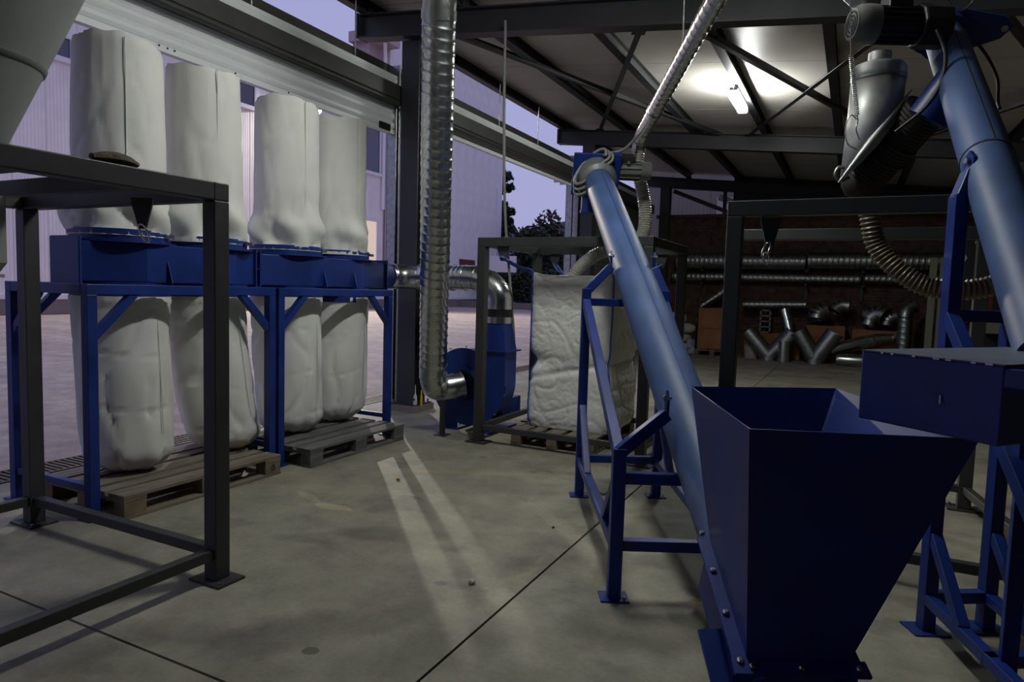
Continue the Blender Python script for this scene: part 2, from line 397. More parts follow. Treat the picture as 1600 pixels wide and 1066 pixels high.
def brace(p, q, label):
    t = thing('roof_brace', label, 'brace', (p[0], p[1], zr(p[0]) - .03), 'diagonal roof braces')
    a = V((p[0], p[1], zr(p[0]) - .03)); b = V((q[0], q[1], zr(q[0]) - .03))
    d, s, u = frame_of(b - a)
    MB().box((a + b) / 2, (0.065, (b - a).length, 0.007), (s, d, u)).box((a + b) / 2 + s * .029 + u * .03, (0.007, (b - a).length, 0.06), (s, d, u)).build('angle_bar', STEEL, t)
    for e, sg in ((a, 1), (b, -1)):
        MB().box(e + d * (sg * .08) + u * .012, (0.14, 0.18, 0.01), (s, d, u)).build('gusset_plate', STEEL, t)
brace((-4.5, 6.3), (-2.15, 12.0), 'roof brace slanting right above the hanging rope')
brace((-2.1, 6.9), (-4.26, 11.8), 'roof brace slanting left, its lower end above the conveyor motor')
brace((-1.75, 6.5), (0.35, 11.8), 'roof brace crossing the bright panel just right of the lit lamp')
brace((0.4, 6.5), (-1.72, 11.9), 'lighter roof brace rising from below the lamp to the geared motor')
brace((0.75, 6.4), (2.9, 11.8), 'roof brace at upper right behind the second conveyor head, falling right')
brace((3.0, 6.6), (0.8, 11.6), 'roof brace at the right edge behind the second conveyor tube')

# walls
wf = struct(MB().bb(-4.55, 6.2, 17.28, 17.5, 0, 3.3).build('wall_far', MORTAR))
bm = MB(); bl, bh = 0.235, 0.072
row = 0; z = 0.005
while z < 3.26:
    x = -4.5 + (0 if row % 2 else -bl / 2)
    while x < 6.2:
        if random.random() > 0.015:
            dx = random.uniform(-.006, .006); dz = random.uniform(0, .012)
            bm.bb(max(-4.53, x + .006), min(6.15, x + bl - .006), 17.262 - dz, 17.285, z + .005, z + bh - .005)
        x += bl
    z += bh; row += 1
tag(bm.build('bricks', BRICK, wf), None, None, kind='stuff')
MB().bb(-4.6, 6.2, 17.2, 17.42, 3.3, 3.38).build('coping_beam', STEEL, wf)
struct(MB().bb(6.2, 6.4, -5, 17.6, 0, 3.5).build('wall_right', MORTAR))
struct(MB().bb(-4.5, 6.4, -5.2, -5, 0, 4.4).build('wall_near', MORTAR))
for i, x in enumerate((-2.95,)):
    struct(MB().bb(x - .04, x + .04, 17.3, 17.36, 3.38, zr(x) - .1).build('trim_%d' % (i + 1), STEEL))
t = thing('gable_brace', 'dark steel tie slanting down in the open gap above the brick wall', 'brace', (-4.1, 17.3, 3.9))
MB().bar((-4.2, 17.26, 3.98), (-2.7, 17.26, 3.36), 0.10, 0.02, V((0, -1, 0))).build('tie', STEEL, t)
t = thing('gable_brace', 'second slanting tie in the gap above the brick wall, beside the lit panel', 'brace', (-2.9, 17.3, 3.9))
MB().bar((-3.1, 17.34, 3.80), (-1.9, 17.34, 3.36), 0.14, 0.02, V((0, -1, 0))).build('tie', WHITEP, t)
struct(MB().add([(-2.75, 17.3, 3.38), (6.2, 17.3, 3.2), (6.2, 17.3, zr(6.2) + .14), (-2.75, 17.3, zr(-2.75) + .14), (-2.75, 17.36, 3.38), (6.2, 17.36, 3.2), (6.2, 17.36, zr(6.2) + .14), (-2.75, 17.36, zr(-2.75) + .14)], [(0, 1, 2, 3), (7, 6, 5, 4), (0, 4, 5, 1), (1, 5, 6, 2), (2, 6, 7, 3), (3, 7, 4, 0)]).build('wall_far_upper', STEEL))
# annex behind the wall
an = thing('corrugated_annex', 'pale corrugated annex seen through the gap above the brick wall', 'building', (0, 20.0, 0))
for k in range(12):
    MB().bb(-6 + k * 1.1, -6 + (k + 1) * 1.1 - .01, 20.0, 20.1, 0, 6).build('wall_panel', BACKPAN, an)
MB().bb(-3.62, -2.9, 19.94, 20.0, 2.6, 4.15).build('window', PINKW, an)

# columns
def column(x, y, zt, label, base=True):
    t = thing('steel_column', label, 'column', (x, y, 0), 'steel columns of the open side')
    m = MB()
    m.bb(x - .115, x + .115, y - .115, y - .10, 0.08, zt); m.bb(x - .115, x + .115, y + .10, y + .115, 0.08, zt); m.bb(x - .006, x + .006, y - .10, y + .10, 0.08, zt)
    m.build('shaft', STEEL, t)
    MB().bb(x - .17, x + .17, y - .17, y + .17, 0.065, 0.085).build('base_plate', STEEL, t)
    MB().bb(x - .19, x + .19, y - .19, y + .19, 0, 0.068).build('grout_pad', PLINTH, t)
    for i in (-1, 1):
        for j in (-1, 1):
            MB().cyl((x + i * .14, y + j * .14, .085), (x + i * .14, y + j * .14, .12), .012, n=6).build('anchor_bolt', GALVD, t)
    return t
column(-4.45, 6.36, zr(-4.45) - .265, 'dark steel column standing behind the tall vertical duct')
column(-4.45, 11.9, zr(-4.45) - .265, 'dark steel column at the far end of the second shutter, behind the conveyor')
column(-4.35, 17.1, zr(-4.35) - .265, 'dark steel column at the corner of the brick wall')
column(-4.45, 0.5, zr(-4.45) - .265, 'dark steel column at the near end of the first shutter, outside the view')

# roller shutters
def shutter(y0, y1, bottom, label, closed=False):
    t = thing('roller_shutter', label, 'shutter', (-4.75, (y0 + y1) / 2, bottom), 'roller shutters along the open side')
    # header tube, white fascia, roll housing
    MB().bb(-4.74, -4.60, y0, y1, 3.44, 3.60).build('header_tube', SHUTBR, t, bevel=.004)
    MB().cyl((-4.63, y0, 3.415), (-4.63, y1, 3.415), .032, n=12).build('guide_pipe', SHUTBR, t, smooth=40)
    fa = MB()
    prof = [(-4.80, 3.60), (-4.72, 3.60), (-4.715, 3.635), (-4.73, 3.645), (-4.71, 3.70), (-4.725, 3.71), (-4.715, 3.74), (-4.80, 3.74)]
    n = len(prof); fa.add([(a, y0, b) for a, b in prof] + [(a, y1, b) for a, b in prof], [tuple(range(n)), tuple(range(n, 2 * n))[::-1]] + [(i, n + i, n + (i + 1) % n, (i + 1) % n) for i in range(n)])
    fa.build('fascia_strip', WHITEP, t)
    MB().bb(-5.12, -4.84, y0, y1, 3.56, 3.60).bb(-5.14, -5.12, y0, y1, 3.56, 3.86).bb(-4.82, -4.80, y0, y1, 3.60, 3.74).build('gutter_box', STEEL, t)
    MB().bb(-5.12, -4.805, y0, y1, 3.745, 3.87).build('roll_cover', SHUTBR, t)
    MB().cyl((-4.97, y0 + .05, 3.655), (-4.97, y1 - .05, 3.655), .05, n=20).build('roll', SHUTBR, t, smooth=40)
    for yy in (y0 + .02, y1 - .02): MB().bb(-5.1, -4.7, yy - .01, yy + .01, 3.4, 3.87).build('side_plate', GALVD, t)
    k = 0
    yy = y0 + 1.0
    while yy < y1 - .3:
        MB().cyl((-4.735, yy, 3.60), (-4.735, yy, 4.36), .008, n=6).build('hanger_rod', GALVD, t); yy += 1.35
    # slats
    z = bottom; sl = 0.098
    MB().bb(-4.80, -4.74, y0 + .06, y1 - .06, z, z + .05).build('bottom_bar', WHITEP, t, bevel=.004)
    z += .05; first = None; z0 = z
    mt = WHITEP if not closed else SHUT3
    while z < 3.40:
        if first is None:
            p = [(-4.80, 0), (-4.765, 0), (-4.752, .012), (-4.738, .035), (-4.738, .063), (-4.752, .086), (-4.765, .098), (-4.80, .098)]
            m = MB(); n = len(p)
            m.add([(a, y0 + .06, z + b) for a, b in p] + [(a, y1 - .06, z + b) for a, b in p], [tuple(range(n)), tuple(range(n, 2 * n))[::-1]] + [(i, n + i, n + (i + 1) % n, (i + 1) % n) for i in range(n)])
            first = m.build('slat', mt, t)
        else: copy_part(first, t, (0, 0, z - z0))
        z += sl
    for yy in (y0 + .035, y1 - .035):
        MB().bb(-4.83, -4.71, yy - .03, yy - .022, 0, 3.45).bb(-4.83, -4.71, yy + .022, yy + .03, 0, 3.45).bb(-4.835, -4.825, yy - .03, yy + .03, 0, 3.45).build('guide_rail', GALVD, t)
    return t
s1 = shutter(0.62, 6.42, 3.10, 'white roller shutter rolled up over the four tall filter bags')
for k, yy in enumerate((3.45, 3.52, 3.58, 4.15, 4.75)):
    MB().cyl((-4.737, yy, 3.135), (-4.730, yy, 3.135), .007, n=6).build('screw', DARK, s1)
MB().bb(-4.738, -4.725, 6.08, 6.27, 3.12, 3.19).build('lock_block', RUBBER, s1)
shutter(6.50, 11.78, 3.32, 'roller shutter rolled fully up over the second opening beyond the column')
shutter(12.02, 17.0, 0.0, 'closed grey roller shutter behind the upper conveyor', True)

# lamps on the purlin
def lamp(y, label, z=None):
    x = -1.50; z = zr(x) - .02
    t = thing('ceiling_lamp', label, 'lamp', (x, y, z), 'ceiling batten lamps')
    MB().bb(x - .05, x + .05, y - .46, y + .40, z - .045, z).build('housing', WHITEP, t, bevel=.008)
    MB().bb(x - .062, x + .062, y - .45, y + .39, z - .125, z - .045).build('diffuser', LAMPM, t, bevel=.02)
    MB().cyl((x, y - .46, z - .02), (x, y - .53, z + .01), .008, n=8).build('cable_gland', RUBBER, t)
lamp(9.46, 'lit white batten lamp hanging under the roof purlin')
lamp(3.75, 'lit batten lamp overhead, above the top edge of the view')

# ------------------------------------------------------------------ pallets
def pallet(x0, y0, label, wood, mark=False):
    """x0,y0 = low corner; 0.8 wide in X, 1.2 long in Y"""
    t = thing('pallet', label, 'pallet', (x0 + .4, y0 + .6, 0), 'wooden pallets')
    for i, (dx, w) in enumerate(((0, .145), (.1775, .1), (.3275, .145), (.5225, .1), (.655, .145))):
        MB().bb(x0 + dx, x0 + dx + w, y0, y0 + 1.2, .122, .144).build('deck_board', wood, t, bevel=.003)
    for dy in (0, .5275, 1.055): MB().bb(x0, x0 + .8, y0 + dy, y0 + dy + .145, .100, .122).build('stringer_board', wood, t, bevel=.003)
    for dx in (0, .35, .70):
        for dy in (0, .5275, 1.055): MB().bb(x0 + dx + .002, x0 + dx + .098, y0 + dy + .002, y0 + dy + .143, .022, .100).build('block', ENDW if wood is WOOD else wood, t, bevel=.004)
        MB().bb(x0 + dx, x0 + dx + .1, y0, y0 + 1.2, 0, .022).build('bottom_board', wood, t, bevel=.003)
    return t
p1 = pallet(-4.48, 2.43, 'brown wooden pallet under the two nearest filter bags', WOOD)
# recycling-style triangle burned on the end block
bx_, by_, bz_ = -3.6785, 3.555, 0.062
tri = [(by_ + .026 * math.sin(a), bz_ + .026 * math.cos(a)) for a in (0, 2 * PI / 3, 4 * PI / 3)]
m = MB()
for a, b in ((0, 1), (1, 2), (2, 0)):
    ya, za = tri[a]; yb, zb = tri[b]
    m.bar((bx_, ya + (yb - ya) * .12, za + (zb - za) * .12), (bx_, ya + (yb - ya) * .85, za + (zb - za) * .85), .006, .001, V((1, 0, 0)))
m.build('stamp', INK, p1)
pallet(-4.40, 3.85, 'grey weathered pallet under the two farther filter bags', WOODG)

# ------------------------------------------------------------------ dust filter: manifolds, stands, bags
AX = -4.25
def manifold(ya, yb, y0, y1, py0, py1, which, first):
    t = thing('filter_manifold', which, 'filter', (AX, (y0 + y1) / 2, 0), 'blue filter manifolds')
    hw, nw = .29, .115
    plan = [(nw, y0), (hw, ya - .02), (hw, yb + .02), (nw, y1), (-nw, y1), (-hw, yb + .02), (-hw, ya - .02), (-nw, y0)]
    m = MB(); n = len(plan)
    m.add([(AX + a, b, 1.375) for a, b in plan] + [(AX + a, b, 1.615) for a, b in plan], [tuple(range(n))[::-1], tuple(range(n, 2 * n))] + [(i, (i + 1) % n, n + (i + 1) % n, n + i) for i in range(n)])
    body = m.build('duct_body', BLUE, t, bevel=.004)
    for yy, sg in ((y0, 1), (y1, -1)):
        m = MB().bb(AX - .145, AX + .145, yy, yy + sg * .012, 1.345, 1.375).bb(AX - .145, AX + .145, yy, yy + sg * .012, 1.615, 1.645).bb(AX - .145, AX - .115, yy, yy + sg * .012, 1.375, 1.615).bb(AX + .115, AX + .145, yy, yy + sg * .012, 1.375, 1.615)
        fgl = m.build('flange', BLUE, t)
        for bx in (-.13, 0, .13):
            for bz in (1.36, 1.63): MB().cyl((AX + bx, yy - .006, bz), (AX + bx, yy + .018, bz), .008, n=6).build('bolt', GALV, fgl)
        for bx in (-.13, .13): MB().cyl((AX + bx, yy - .006, 1.495), (AX + bx, yy + .018, 1.495), .008, n=6).build('bolt', GALV, fgl)
        if sg * first > 0: MB().bb(AX - .14, AX + .14, yy - .008, yy - .002, 1.35, 1.64).build('end_cover', BLUE, t)
    for yy in (ya, yb):
        pt = MB().ring((AX, yy, 1.617), (AX, yy, 1.628), .2, .325, 40).build('ring_plate', BLUE, t, smooth=40)
        MB().ring((AX, yy, 1.628), (AX, yy, 1.70), .27, .287, 40).build('collar', BLUE, t, smooth=40)
        MB().ring((AX, yy, 1.24), (AX, yy, 1.373), .27, .287, 40).build('lower_collar', BLUE, t, smooth=40)
        cb = MB().ring((AX, yy, 1.668), (AX, yy, 1.69), .288, .296, 40).build('clamp_band', BLUE, t, smooth=40)
        MB().box(V((AX, yy, 1.672)) + V((.262, .15, 0)), (.03, .06, .022)).build('clamp_buckle', GALV, cb)
    for yy in ((ya + .12, yb - .12)):
        MB().prism([(0, 0), (.05, 0), (.006, .14)], (AX + hw, yy, 1.37), (1, 0, 0), (0, 0, 1), .006).build('gusset', BLUE, t)
    # stand
    fx, rx = -3.86, -4.62
    for x in (fx, rx):
        for yy in (py0, py1):
            MB().bb(x - .03, x + .03, yy - .03, yy + .03, .008, 1.30).build('post', BLUE, t, bevel=.004)
            MB().bb(x - .055, x + .055, yy - .055, yy + .055, 0, .008).build('foot_plate', BLUE, t)
        MB().bb(x - .03, x + .03, py0 - .03, py1 + .03, 1.30, 1.36).build('top_beam', BLUE, t, bevel=.004)
        for yy, sg in ((py0, 1), (py1, -1)):
            MB().bar((x, yy + sg * .02, 1.06), (x, yy + sg * .27, 1.31), .045, .045, V((1, 0, 0))).build('knee_brace', BLUE, t)
    for yy in (py0, py1):
        MB().bb(rx + .03, fx - .03, yy - .03, yy + .03, 1.30, 1.36).build('end_beam', BLUE, t, bevel=.004)
        MB().bb(rx + .03, fx - .03, yy - .02, yy + .02, .16, .20).build('low_rail', BLUE, t, bevel=.004)
        MB().bar((rx + .02, yy, 1.06), (rx + .27, yy, 1.31), .045, .045, V((0, 1, 0))).build('knee_brace', BLUE, t)
    return t
manifold(2.81, 3.45, 2.46, 3.80, 2.36, 3.695, 'blue filter manifold and stand carrying the two nearest pairs of bags', 1)
m2 = manifold(4.25, 4.87, 3.83, 5.44, 3.785, 5.13, 'blue filter manifold and stand carrying the two farther pairs of bags', -1)
# square-to-round outlet of the far manifold
n = 24; sq = []
for i in range(n):
    a = 2 * PI * i / n; c, s = math.cos(a), math.sin(a); k = .115 / max(abs(c), abs(s)); sq.append((AX + c * k, 5.442, 1.495 + s * k))
rd = [(AX + .02 + .122 * math.cos(2 * PI * i / n), 5.60, 1.495 + .122 * math.sin(2 * PI * i / n)) for i in range(n)]
MB().add(sq + rd, [(i, (i + 1) % n, n + (i + 1) % n, n + i) for i in range(n)]).build('outlet_cone', BLUE, m2, smooth=30)

def bag_upper(y, label, sd):
    x0, z0, z1 = AX, 1.66, 2.865
    nu, nv = 72, 56; vs_ = []
    rnd = random.Random(sd); ph = [rnd.uniform(0, 6.28) for _ in range(8)]
    for j in range(nv + 1):
        t = j / nv; z = z0 + (z1 - z0) * t
        for i in range(nu):
            a = 2 * PI * i / nu
            r = .252 + .010 * math.sin(PI * min(1, t * 1.1)) + .028 * math.exp(-t / .12)
            low = math.exp(-((t - .10) / .10) ** 2)
            r += low * (.034 * math.sin(3 * a + ph[0]) + .024 * math.sin(5 * a + ph[1] + 12 * t)) + .030 * math.exp(-((t - .16) / .07) ** 2)
            # slack folds near the bottom, soft long creases above
            w = noise.noise(V((math.cos(a) * 2.6 + sd, math.sin(a) * 2.6, z * 4.5)))
            w2 = abs(noise.noise(V((math.cos(a) * 1.8 + sd * 2, math.sin(a) * 1.8, z * 2.2 + a * .7))))
            r += w * (.004 + .040 * math.exp(-t / .14)) - (.024 * max(0, .12 - w2) / .12) * (.22 + 1.1 * math.exp(-t / .2))
            r += .004 * math.sin(2 * a + ph[2] + 2.5 * t)
            if t < .03: r = .292 + .004 * math.sin(26 * a)
            if t > .965: r -= .010 * (t - .965) / .035 + .005 * math.sin(34 * a + ph[3]) * (t - .965) / .035
            zz = z + (.014 * math.sin(a * 2 + ph[4]) + .006 * math.sin(9 * a)) * max(0, t - .9) / .1
            vs_.append((x0 + r * math.cos(a), y + r * math.sin(a), zz))
    fs = [(j * nu + i, j * nu + (i + 1) % nu, (j + 1) * nu + (i + 1) % nu, (j + 1) * nu + i) for j in range(nv) for i in range(nu)]
    k = len(vs_); top = nv * nu
    for rr, dz in ((.6, -.004), (.2, -.012)):
        for i in range(nu):
            a = 2 * PI * i / nu; b = V(vs_[top + i]); vs_.append((x0 + (b.x - x0) * rr, y + (b.y - y) * rr, z1 + dz))
    fs += [(top + i, top + (i + 1) % nu, k + (i + 1) % nu, k + i) for i in range(nu)] + [(k + i, k + (i + 1) % nu, k + nu + (i + 1) % nu, k + nu + i) for i in range(nu)]
    fs.append(tuple(k + nu + i for i in range(nu)))
    o = MB().add(vs_, fs).build('filter_bag', CLOTH, None, smooth=50)
    tag(o, label, 'filter bag', 'upper filter bags')
    sa = -.55 + sd * .11
    MB().sweep([(x0 + .262 * math.cos(sa), y + .262 * math.sin(sa), z) for z in (1.98, 2.2, 2.5, 2.75, 2.85)], .0035, n=5).build('seam', CLOTH, o)
    return o
UP = ['tallest-looking white filter bag, upper one nearest the camera at far left', 'upper white filter bag second from the left, with a diagonal crease',
      'upper white filter bag third from the left, first on the farther manifold', 'upper white filter bag farthest from the camera, beside the column']
for i, y in enumerate((2.81, 3.44, 4.25, 4.86)): bag_upper(y, UP[i], i + 1)

def bag_lower(y, label, sd, lean=(0, 0), zb=.150):
    nu, nv = 72, 56; vs_ = []; z1 = 1.285
    rnd = random.Random(sd + 40); ph = [rnd.uniform(0, 6.28) for _ in range(8)]
    for j in range(nv + 1):
        t = j / nv; z = z1 - (z1 - zb) * t
        for i in range(nu):
            a = 2 * PI * i / nu
            r = .285 - .02 * min(1, t * 4) + .016 * math.sin(PI * min(1, t / .9)) ** 1.2
            q = max(0, (t - .86) / .14); r *= math.sqrt(max(0, 1 - (q * .93) ** 2.2))
            r *= 1 + .05 * max(0, t - .35) * math.sin(2 * a + ph[5])
            w = noise.noise(V((math.cos(a) * 2.4 + sd * 3, math.sin(a) * 2.4, z * 3.0)))
            w2 = abs(noise.noise(V((math.cos(a) * 1.5 + sd * 5, math.sin(a) * 1.5, z * 2.0 - a * .5))))
            r += w * (.006 + .016 * t) - (.020 * max(0, .12 - w2) / .12) * (.3 + .9 * t)
            fold = abs(math.sin((z - .62) * 9 + .6 * math.sin(a + ph[1])))
            r -= .011 * max(0, .08 - fold) / .08
            if t < .05: r = .290 + .003 * math.sin(26 * a)
            r += q * .012 * math.sin(9 * a + ph[2])
            k = t ** 1.8
            vs_.append((AX + lean[0] * k + r * math.cos(a), y + lean[1] * k + r * math.sin(a), z + .02 * max(0, t - .8) * math.sin(3 * a + ph[4])))
    fs = [((j + 1) * nu + i, (j + 1) * nu + (i + 1) % nu, j * nu + (i + 1) % nu, j * nu + i) for j in range(nv) for i in range(nu)]
    fs.append(tuple(nv * nu + i for i in range(nu))[::-1])
    o = MB().add(vs_, fs).build('collecting_bag', CLOTH, None, smooth=50)
    tag(o, label, 'filter bag', 'lower collecting bags')
    sa = .2
    MB().sweep([(AX + lean[0] * k ** 1.8 + (.270 + .018 * math.sin(PI * k / .9)) * math.cos(sa), y + lean[1] * k ** 1.8 + (.270 + .018 * math.sin(PI * k / .9)) * math.sin(sa), 1.285 - (1.285 - zb) * k) for k in (.06, .2, .4, .6, .78)], .0035, n=5).build('seam', CLOTH, o)
    # gathered knot where the cloth is tied to the collar
    return o
bag_lower(2.81, 'lower white collecting bag nearest the camera, standing on the brown pallet', 1, (.05, .02))
bag_lower(3.45, 'lower white collecting bag leaning right on the brown pallet behind the grey frame post', 2, (.08, .12))
bag_lower(4.25, 'lower white collecting bag between blue stand posts on the grey pallet', 3, (.04, .02))
bag_lower(4.88, 'lower white collecting bag farthest away on the grey pallet', 4, (.0, -.03))

# ------------------------------------------------------------------ big-bag frames
def bolt_row(parent, pts):
    for p in pts: MB().cyl(p, (p[0], p[1], p[2] + .012), .010, n=6).build('bolt', GALV, parent)
def carabiner(parent, top, ln=.075, tilt=.3, mt=None):
    c = V(top); ax = V((math.sin(tilt) * HR.x, math.sin(tilt) * HR.y, -math.cos(tilt)))
    s = HR.copy() - ax * HR.dot(ax); s.normalize()
    pts = []
    for i in range(15):
        a = 2 * PI * i / 14; pts.append(c + ax * (ln / 2 - ln / 2 * math.cos(a)) + s * (.016 * math.sin(a)))
    MB().sweep(pts, .0045, n=8).build('carabiner', mt or CHROME, parent, smooth=60)
def bag_frame(x0, x1, y0, y1, h, label, w=.08, low=('front', 'left', 'rear', 'right'), lugs=((0, 0), (1, 0), (0, 1), (1, 1)), zl=.14, inner=True, sk=0.0):
    t = thing('bag_frame', label, 'frame', ((x0 + x1) / 2, (y0 + y1) / 2, 0), 'graphite big-bag frames')
    def X(x, y): return x + sk * (y - y0) / (y1 - y0)
    for x_ in (x0, x1):
        for y in (y0, y1):
            x = X(x_, y)
            MB().bb(x - w / 2, x + w / 2, y - w / 2, y + w / 2, .012, h - w).build('post', GREY, t, bevel=.005)
            fp = MB().bb(x - .10, x + .10, y - .075, y + .075, 0, .012).build('foot_plate', GREY, t)
            bolt_row(fp, [(x + .075, y - .05, .012), (x - .075, y + .05, .012)])
    for y in (y0, y1): MB().bb(X(x0, y) - w / 2, X(x1, y) + w / 2, y - w / 2, y + w / 2, h - w, h).build('top_beam', GREY, t, bevel=.005)
    for x in (x0, x1): MB().bar((X(x, y0 + w / 2), y0 + w / 2, h - w / 2), (X(x, y1 - w / 2), y1 - w / 2, h - w / 2), w).build('top_beam', GREY, t, bevel=.005)
    if inner:
        ym = (y0 + y1) / 2
        for yy in (ym - .22, ym + .22): MB().bb(x0 + w / 2, x1 - w / 2, yy - .03, yy + .03, h - w, h - .01).build('cross_beam', GREY, t, bevel=.004)
    r = .05
    for nm, y in (('front', y0), ('rear', y1)):
        if nm in low: MB().bar((X(x0, y) + w / 2, y, zl), (X(x1, y) - w / 2, y, zl), r).build('low_rail', GREY, t, bevel=.004)
    for nm, x in (('left', x0), ('right', x1)):
        if nm in low: MB().bar((X(x, y0 + w / 2), y0 + w / 2, zl), (X(x, y1 - w / 2), y1 - w / 2, zl), r).build('low_rail', GREY, t, bevel=.004)
    for i, j in lugs:
        x = x0 + .20 if i == 0 else x1 - .20; y = y0 if j == 0 else y1
        m = MB(); poly = [(-.06, 0), (.06, 0), (.05, -.05), (.022, -.125), (-.022, -.125), (-.05, -.05)]
        m.prism(poly, (x, y, h - w), (1, 0, 0), (0, 0, 1), .010); lg = m.build('lug', GREY, t)
        MB().ring((x, y - .007, h - w - .105), (x, y + .007, h - w - .105), .010, .017, 14).build('eye', GREY, lg)
    return t
f1 = bag_frame(-4.07, -2.59, 0.96, 2.16, 1.835, 'graphite steel frame at far left in front of the filter bags', low=('rear', 'right', 'left'), zl=.135, lugs=())
f2 = bag_frame(-2.98, -1.47, 5.34, 6.50, 1.85, 'graphite steel frame holding the white bulk bag beside the fan', inner=False)
f3 = bag_frame(-0.585, 1.0, 3.80, 5.42, 1.90, 'graphite steel frame behind the hopper with a brown hose hanging in it', inner=False, lugs=(), sk=-.25)
# tapered hanging plates with hooks that show on the near and the right frame
def hook_plate(t, x, y, z, tilt, s=1.0):
    m = MB().prism([(-.055 * s, 0), (.055 * s, 0), (.05 * s, -.03), (.018 * s, -.15 * s), (-.018 * s, -.15 * s), (-.05 * s, -.03)], (x, y, z), (HR.x, HR.y, 0), (0, 0, 1), .010)
    h = m.build('hook_plate', GREY, t)
    carabiner(h, (x, y - .012, z - .13 * s), .085, tilt)
    return h
hook_plate(f1, -2.84, 1.98, 1.755, .45, .9)
hook_plate(f3, -0.42, 3.90, 1.82, -.35, 1.0)
carabiner(f3, (-.435, 3.885, 1.635), .06, .2)
# ring lug on the near frame
MB().ring((-4.0, 1.72, 1.62), (-3.98, 1.72, 1.62), .035, .065, 20).bb(-3.995, -3.985, 1.70, 1.80, 1.66, 1.76).build('ring_lug', GREY, f1)
# leather scrap on the near frame top
gl = MB(); pts = []
m = MB()
for k, (dy, w_, h_) in enumerate(((-.09, .03, .02), (-.03, .045, .028), (.03, .045, .024), (.08, .03, .016))): pass
m.sweep([(-2.585, 1.60, 1.848), (-2.59, 1.66, 1.853), (-2.58, 1.73, 1.853), (-2.585, 1.78, 1.846)], lambda s, a, t: .022 * (.6 + .8 * math.sin(PI * min(.95, max(.05, t)))) * (1 if math.sin(a) > -.2 else .55), n=12)
tag(m.build('leather_glove', GLOVE, None, smooth=60), 'brown leather glove lying on top of the near graphite frame', 'glove')

# silo above the near frame
si = thing('silo', 'grey conical silo outlet at the upper left corner above the near frame', 'silo', (-3.41, 1.51, 1.4))
cx_, cy_ = -3.41, 1.51
MB().lathe((cx_, cy_, 0), [(.15, 1.87), (.17, 1.88), (.47, 2.58), (.62, 2.94), (.70, 3.1), (.70, 3.5)], 48).build('cone', SILO, si, smooth=30)
MB().lathe((cx_, cy_, 0), [(.335, 2.268), (.345, 2.272), (.354, 2.292), (.346, 2.296)], 48, cap=False).build('weld_ring', SILO, si, smooth=60)
a0 = math.radians(-12)
MB().bar((cx_ + .18 * math.cos(a0), cy_ + .18 * math.sin(a0), 1.89), (cx_ + .62 * math.cos(a0), cy_ + .62 * math.sin(a0), 2.93), .008, .006).build('seam', GREY, si)
MB().lathe((cx_, cy_, 0), [(.14, 1.76), (.15, 1.87)], 32).build('neck', SILO, si, smooth=30)
m = MB(); A = (HR, HD, V((0, 0, 1)))
b0 = V((cx_, cy_, 0))
pr = [(-.14, 1.45), (-.10, 1.40), (.10, 1.40), (.14, 1.45), (.14, 1.74), (-.14, 1.74)]
m.prism([(a, b) for a, b in pr], (cx_, cy_, 0), HR, (0, 0, 1), .26).build('discharge_box', SILO, si)
MB().prism([(-.12, 1.385), (.12, 1.385), (.12, 1.40), (-.12, 1.40)], (cx_, cy_, 0), HR, (0, 0, 1), .28).build('gate_plate', SILO, si)

# ------------------------------------------------------------------ fan and ducts
fan = thing('centrifugal_fan', 'blue centrifugal fan on the floor beside the column', 'fan', (-3.33, 5.82, 0))
fc = V((-3.34, 5.82, .47))
pts = []
for i in range(49):     # scroll outline in X-Z: spiral from the tongue, then straight up to the outlet
    a = math.radians(38 + 322 * i / 48); r = .31 + .115 * i / 48
    pts.append((fc.x + r * math.cos(a), fc.z + r * math.sin(a)))
sc = [(x - fc.x, z - fc.z) for x, z in pts]
sc = sc + [(.425, .33), (.155, .33)]
MB().prism(sc, fc, (1, 0, 0), (0, 0, 1), .24).build('scroll_casing', BLUE, fan, bevel=.003)
MB().prism([(x * 1.05, z * 1.05) for x, z in sc[:49]], fc - V((0, .125, 0)), (1, 0, 0), (0, 0, 1), .010).build('front_plate', BLUE, fan)
for k in range(11):
    a = math.radians(60 + 29 * k); r = .345 + .1 * (a - .66) / 5.62
    p = fc + V((r * math.cos(a), -.13, r * math.sin(a))); MB().cyl(p, p + V((0, -.012, 0)), .008, n=6).build('bolt', GALV, fan)
ox = fc.x + .29
m = MB().bb(ox - .17, ox + .17, fc.y - .15, fc.y + .15, .80, .815); m.build('outlet_flange', BLUE, fan)
sq = []; n = 24
for i in range(n):
    a = 2 * PI * i / n; c, s = math.cos(a), math.sin(a); k = .5 / max(abs(c), abs(s)); sq.append((ox + c * k * .27, fc.y + s * k * .24, .815))
MB().add(sq + [(ox + .122 * math.cos(2 * PI * i / n), fc.y + .122 * math.sin(2 * PI * i / n), 1.08) for i in range(n)], [(i, (i + 1) % n, n + (i + 1) % n, n + i) for i in range(n)]).build('outlet_cone', BLUE, fan, smooth=30)
MB().cyl(fc - V((0, .12, 0)), fc - V((0, .19, 0)), .17, .14, 32).build('inlet_cone', BLUE, fan, smooth=40)
MB().bb(fc.x - .22, fc.x + .30, fc.y + .10, fc.y + .50, 0.10, .30).build('motor_pedestal', BLUE, fan)
MB().cyl(fc + V((0, .14, 0)), fc + V((0, .46, 0)), .13, n=24).build('motor', MOTOR, fan, smooth=40)
for dx in (-.18, .2):
    MB().prism([(-.05, .26), (.05, .26), (.07, .012), (-.07, .012)], (fc.x + dx, fc.y - .09, 0), (1, 0, 0), (0, 0, 1), .03).build('leg', BLUE, fan)
    MB().bb(fc.x + dx - .09, fc.x + dx + .09, fc.y - .14, fc.y + .45, 0, .012).build('foot_rail', BLUE, fan)

